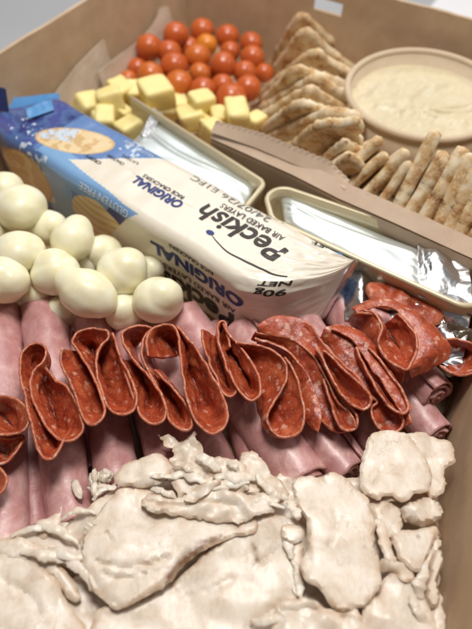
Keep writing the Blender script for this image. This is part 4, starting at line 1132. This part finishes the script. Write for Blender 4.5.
def surf(s, q, lift=0.0):
    w_, h_, nw, nh = csec(q)
    puff = 1+.02*math.sin(s*.9)
    N = BX*nw+np.array([0, 0, nh])
    base_ = PO+AX*s+BX*(w_*puff)+np.array([0, 0, 3.0+h_])
    cr = .05*fbm((s*.5, q*.35, 0), 1.0, 7, 2)+.008*fbm((s*.25, q*1.6, 2), 1.0, 3, 2)
    endf = max(0, (s-22.5)/4)+max(0, (3-s)/4)
    cr += .30*min(1.3, endf)*(.45-abs(fbm((s*.45, q*.8, 5), 1.0, 11, 2))*1.6) + .10*min(1.3, endf)*fbm((s*1.5, q*1.5, 5), 1.0, 14, 2)
    P = base_+N*(cr-.04)
    if s > 23.6:
        # gather to the right-hand fin
        v_ = .5-.5*(h_/HW); tgt = FT*(1-v_)+FB*v_ + BX*(w_*.03)
        rim_ = sstep((s-23.6)/4.4); e = rim_*(.75+.25*rim_)
        P = P*(1-e)+tgt*e
    elif s < 2.2:
        v_ = .5+.5*(w_/HW); tgt = LT*(1-v_)+LB*v_ + np.array([0, 0, h_*.03])
        e = sstep((2.2-s)/3.4); P = P*(1-e)+tgt*e
    return P+N*lift
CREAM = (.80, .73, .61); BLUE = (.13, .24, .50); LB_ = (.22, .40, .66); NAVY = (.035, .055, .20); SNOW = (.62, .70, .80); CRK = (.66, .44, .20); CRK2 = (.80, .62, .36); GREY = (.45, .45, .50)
def art(s, q):
    """printed artwork of the pack by position"""
    q = (q+PER/2) % PER-PER/2
    col = CREAM
    n1 = fbm((s*.8, q*.8, 1), 1.0, 5, 3); n2 = fbm((s*2.6, q*2.6, 1), 1.0, 8, 3)
    ed = 2.55
    if q <= ed:   # top and back
        b = 7.4+(1.9-q)*1.15
        if q > 1.7: b = 7.3+(q-1.7)*7.6
        isb = s < b
        if q < -3.2: isb = s < 12.5 or s > 24.2
    else:
        b = 15.0-(q-ed)*.95 if q < 3.6 else 14.0-(q-3.6)*.75
        isb = s < b
        if q > 8.7: isb = s < 10.5
    if isb:
        col = BLUE
        t_ = .5+n1*.9
        if q <= ed:
            col = tuple(a_*(1-t_)+b_*t_ for a_, b_ in zip(NAVY, BLUE)) if s < 4.5 else BLUE
            if q > .9+ .15*s*.3 and s > 5: col = LB_
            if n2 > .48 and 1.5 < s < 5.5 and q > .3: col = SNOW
            elif n1 > .12 and s < 4.6: col = (.07, .09, .30)
            # window with cracker on the top face
            ds, dq = s-6.3, q-.1
            a1 = ds*.90-dq*.44; a2 = ds*.44+dq*.90
            if (a1/2.95)**2+(a2/1.35)**2 < 1:
                col = CRK2 if fbm((s*1.2, q*1.2, 0), 1.0, 2) > -.15 else CRK
                if a1 < -.1 and a2 < .25 and n2 > -.25: col = SNOW if n2 > -.05 else GREY
                if (a1/2.95)**2+(a2/1.35)**2 > .88: col = CRK
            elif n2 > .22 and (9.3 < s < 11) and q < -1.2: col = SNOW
        else:
            col = LB_ if s-5.5 < 3.2 else BLUE
            if q < 3.9: col = (.20, .36, .62)
            dm = s-(12.6-(q-3.5)*.75)
            if q > 3.4 and dm > -.2: col = NAVY
            if s < 5.6: col = tuple(a_*.5+b_*.5 for a_, b_ in zip(NAVY, BLUE))
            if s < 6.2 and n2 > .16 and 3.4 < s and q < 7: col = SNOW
            # stacked cracker picture
            ds, dq = s-11.3, q-(ed+3.1)
            if (ds/2.9)**2+(dq/2.1)**2 < 1 and dq > -2.1+max(0, ds)*.5:
                ring = math.sin((dq+.10*ds*ds)*9+n1)
                col = CRK2 if ring > -.35 else CRK
            ds, dq = s-3.6, q-(ed+2.9)
            if (ds/2.5)**2+(dq/2.2)**2 < 1:
                col = CRK if n1 < .2 else CRK2
                if (ds/2.5)**2+(dq/2.2)**2 > .86: col = (.50, .30, .12)
    else:
        if q <= ed and q > -3 and s < 12.5 and s-b < .18: col = (.85, .80, .70)
    return col
pack = tag(empty('cracker_pack', tuple(PO+AX*12)), 'long cream and blue film pack of rice crackers lying diagonally, print upside down', 'pack')
ss = np.r_[np.linspace(-1.2, 28.0, 560)]; qs = np.linspace(0, PER, 400, endpoint=False)
vs, cl = [], []
for s_ in ss:
    for q_ in qs:
        vs.append(surf(s_, q_)); cl.append((*art(s_, q_), 1))
n1_, n2_ = len(ss), len(qs)
fs = [(i*n2_+j, i*n2_+(j+1) % n2_, (i+1)*n2_+(j+1) % n2_, (i+1)*n2_+j) for i in range(n1_-1) for j in range(n2_)]
fs.append(tuple(range(n2_))); fs.append(tuple((n1_-1)*n2_+j for j in range(n2_-1, -1, -1)))
link('film_wrap', vs, fs, M['film'], pack, cols=cl)
# crimped fins
def fin(name, A, B, out, mat, teeth=34, w1=1.0, label=None):
    vs, fs = [], []; n = teeth*2
    side = np.cross(B-A, out); side /= np.linalg.norm(side)
    for i in range(n+1):
        p = A+(B-A)*i/n
        for t_ in (0, .5, 1):
            q = p+out*(w1*t_)+side*(.05*math.sin(t_*6)) + out*(.07*(i % 2) if t_ == 1 else 0)
            q = q+side*.12*fbm(q, .8, 3)*t_
            vs += [q+side*.03, q-side*.03]
    for i in range(n):
        for t_ in range(2):
            a_ = i*6+t_*2; b_ = a_+6
            fs += [(a_, b_, b_+2, a_+2), (a_+1, a_+3, b_+3, b_+1)]
        a_ = i*6; fs += [(a_+4, a_+10, a_+11, a_+5), (a_, a_+1, a_+7, a_+6)]
    return link(name, vs, fs, mat, pack, smooth=False)
fin('end_seal', FT, FB, np.array([.25, .12, -.08])*1.4, M['foil2'])
fin('end_seal', LB, LT, np.array([-.15, .8, .35]), M['blue_film'], w1=1.1)
A_, B_ = at(28, 119, 6.05), at(54, 110, 6.05)
fin('folded_tab', A_, B_, np.array([-.25, .8, .15]), M['blue_film'], w1=1.25, teeth=14)
A_, B_ = at(-8, 108, 5.4), at(9, 112, 5.4)
fin('folded_tab', A_, B_, np.array([-.05, .55, .85]), M['navy_film'], w1=1.6, teeth=10)
A_, B_ = at(319, 262, 4.8), at(347, 268, 4.8)
fin('folded_tab', A_, B_, np.array([-.3, .5, .6]), M['blue_film'], w1=1.1, teeth=14)

# lettering laid on the film
def lettering(text, s0, q0, size, mat, bold=0.0, width=None, shear=0.0, name='lettering', rot=0.0, space=1.0):
    """text starts at s0 and runs towards smaller s; letter tops point to larger q"""
    cu = bpy.data.curves.new('t', 'FONT'); cu.body = text; cu.size = size; cu.offset = bold; cu.shear = shear; cu.space_character = space
    cu.resolution_u = 4
    to = bpy.data.objects.new('t', cu); C.collection.objects.link(to)
    dg = bpy.context.evaluated_depsgraph_get(); me = bpy.data.meshes.new_from_object(to.evaluated_get(dg))
    bpy.data.objects.remove(to)
    bm = bmesh.new(); bm.from_mesh(me)
    xs = [v_.co.x for v_ in bm.verts]; wd = max(xs)-min(xs); x0 = min(xs)
    kx = (width/wd) if width else 1.0
    for v_ in bm.verts: v_.co.x = (v_.co.x-x0)*kx
    bmesh.ops.triangulate(bm, faces=bm.faces)
    for _ in range(3):
        es = [e for e in bm.edges if e.calc_length() > .35]
        if not es: break
        bmesh.ops.subdivide_edges(bm, edges=es, cuts=1); bmesh.ops.triangulate(bm, faces=[f_ for f_ in bm.faces if len(f_.verts) > 3])
    bm.verts.index_update(); vs = []
    for v_ in bm.verts:
        x, y = v_.co.x, v_.co.y
        if rot: x, y = x*math.cos(rot)-y*math.sin(rot), x*math.sin(rot)+y*math.cos(rot)
        vs.append(surf(s0-x, q0+y, .045))
    fs = [tuple(v_.index for v_ in f_.verts) for f_ in bm.faces]; bm.free()
    o = link(name, vs, fs, mat, pack, smooth=False)
    return o
E12 = 2.95
# top face
lettering('Peckish', 24.3, -.95, 2.05, M['ink_brown'], .045, 6.5, .15)
lettering('AIR BAKED LAYERS', 23.6, -1.62, .62, M['ink_brown'], .006, 5.0)
lettering('24/07/26 E1FC', 21.9, -2.42, .66, M['ink_grey'], 0, 6.6)
lettering('1220722', 22.6, -2.95, .5, M['ink_grey'], 0, 3.6)
lettering('ORIGINAL', 16.7, .02, .95, M['ink_navy'], .035, 4.3, .1)
lettering('RICE CRACKERS', 16.3, -.45, .42, M['ink_brown'], .008, 3.6)
lettering('LAYERS', 11.6, -1.0, .34, M['ink_brown'], 0, 1.5); lettering('CRACKERS', 10.9, -.35, .36, M['ink_brown'], .004, 1.6); lettering('CRISPY', 9.6, .55, .38, M['ink_brown'], .006, 1.5)
lettering('GLUTEN FREE', 11.9, -2.2, .42, M['ink_white'], 0, 2.8)
# front face (q grows downwards on the front)
lettering('GLUTEN FREE', 14.3, 2.75, .72, M['ink_white'], .008, 4.6)
lettering('RICE CRACKERS', 21.6, 3.25, .42, M['ink_brown'], .008, 3.7)
lettering('ORIGINAL', 23.9, 3.95, 1.35, M['ink_navy'], .05, 7.6)
lettering('AIR BAKED LAYERS', 23.4, 5.4, .62, M['ink_brown'], .008, 6.2)
lettering('Peckish', 23.2, 6.15, 2.3, M['ink_brown'], .07, 7.6)
lettering('90g', 25.3, 3.0, .62, M['ink_brown'], .012, 1.0); lettering('NET', 25.3, 2.35, .50, M['ink_brown'], .01, 1.0)
lettering('NET', 25.6, -2.6, .5, M['ink_brown'], .01, .95)
# swoosh with a blue drop under the name
vs, fs = [], []
pts = smooth_curve([(20.0, 1.15), (20.6, 1.35), (21.6, 1.55), (22.8, 1.45), (23.9, 1.35), (24.5, 1.65), (25.0, 1.75)], .12)
for i, (s_, q_) in enumerate(pts):
    wv = .03+.05*i/len(pts); vs += [surf(s_, q_-wv, .03), surf(s_, q_+wv, .03)]
fs = [(2*i, 2*i+1, 2*i+3, 2*i+2) for i in range(len(pts)-1)]
link('swoosh', vs, fs, M['ink_brown'], pack, smooth=False)
vs = [surf(19.7, 1.0, .032)]+[surf(19.7+.30*math.cos(a_), 1.0+.20*math.sin(a_), .032) for a_ in np.linspace(0, 2*math.pi, 24, endpoint=False)]
link('blue_drop', vs, [(0, 1+i, 1+(i+1) % 24) for i in range(24)], M['ink_navy'], pack, smooth=False)

for o in C.objects:
    if '_w' in o: del o['_w']
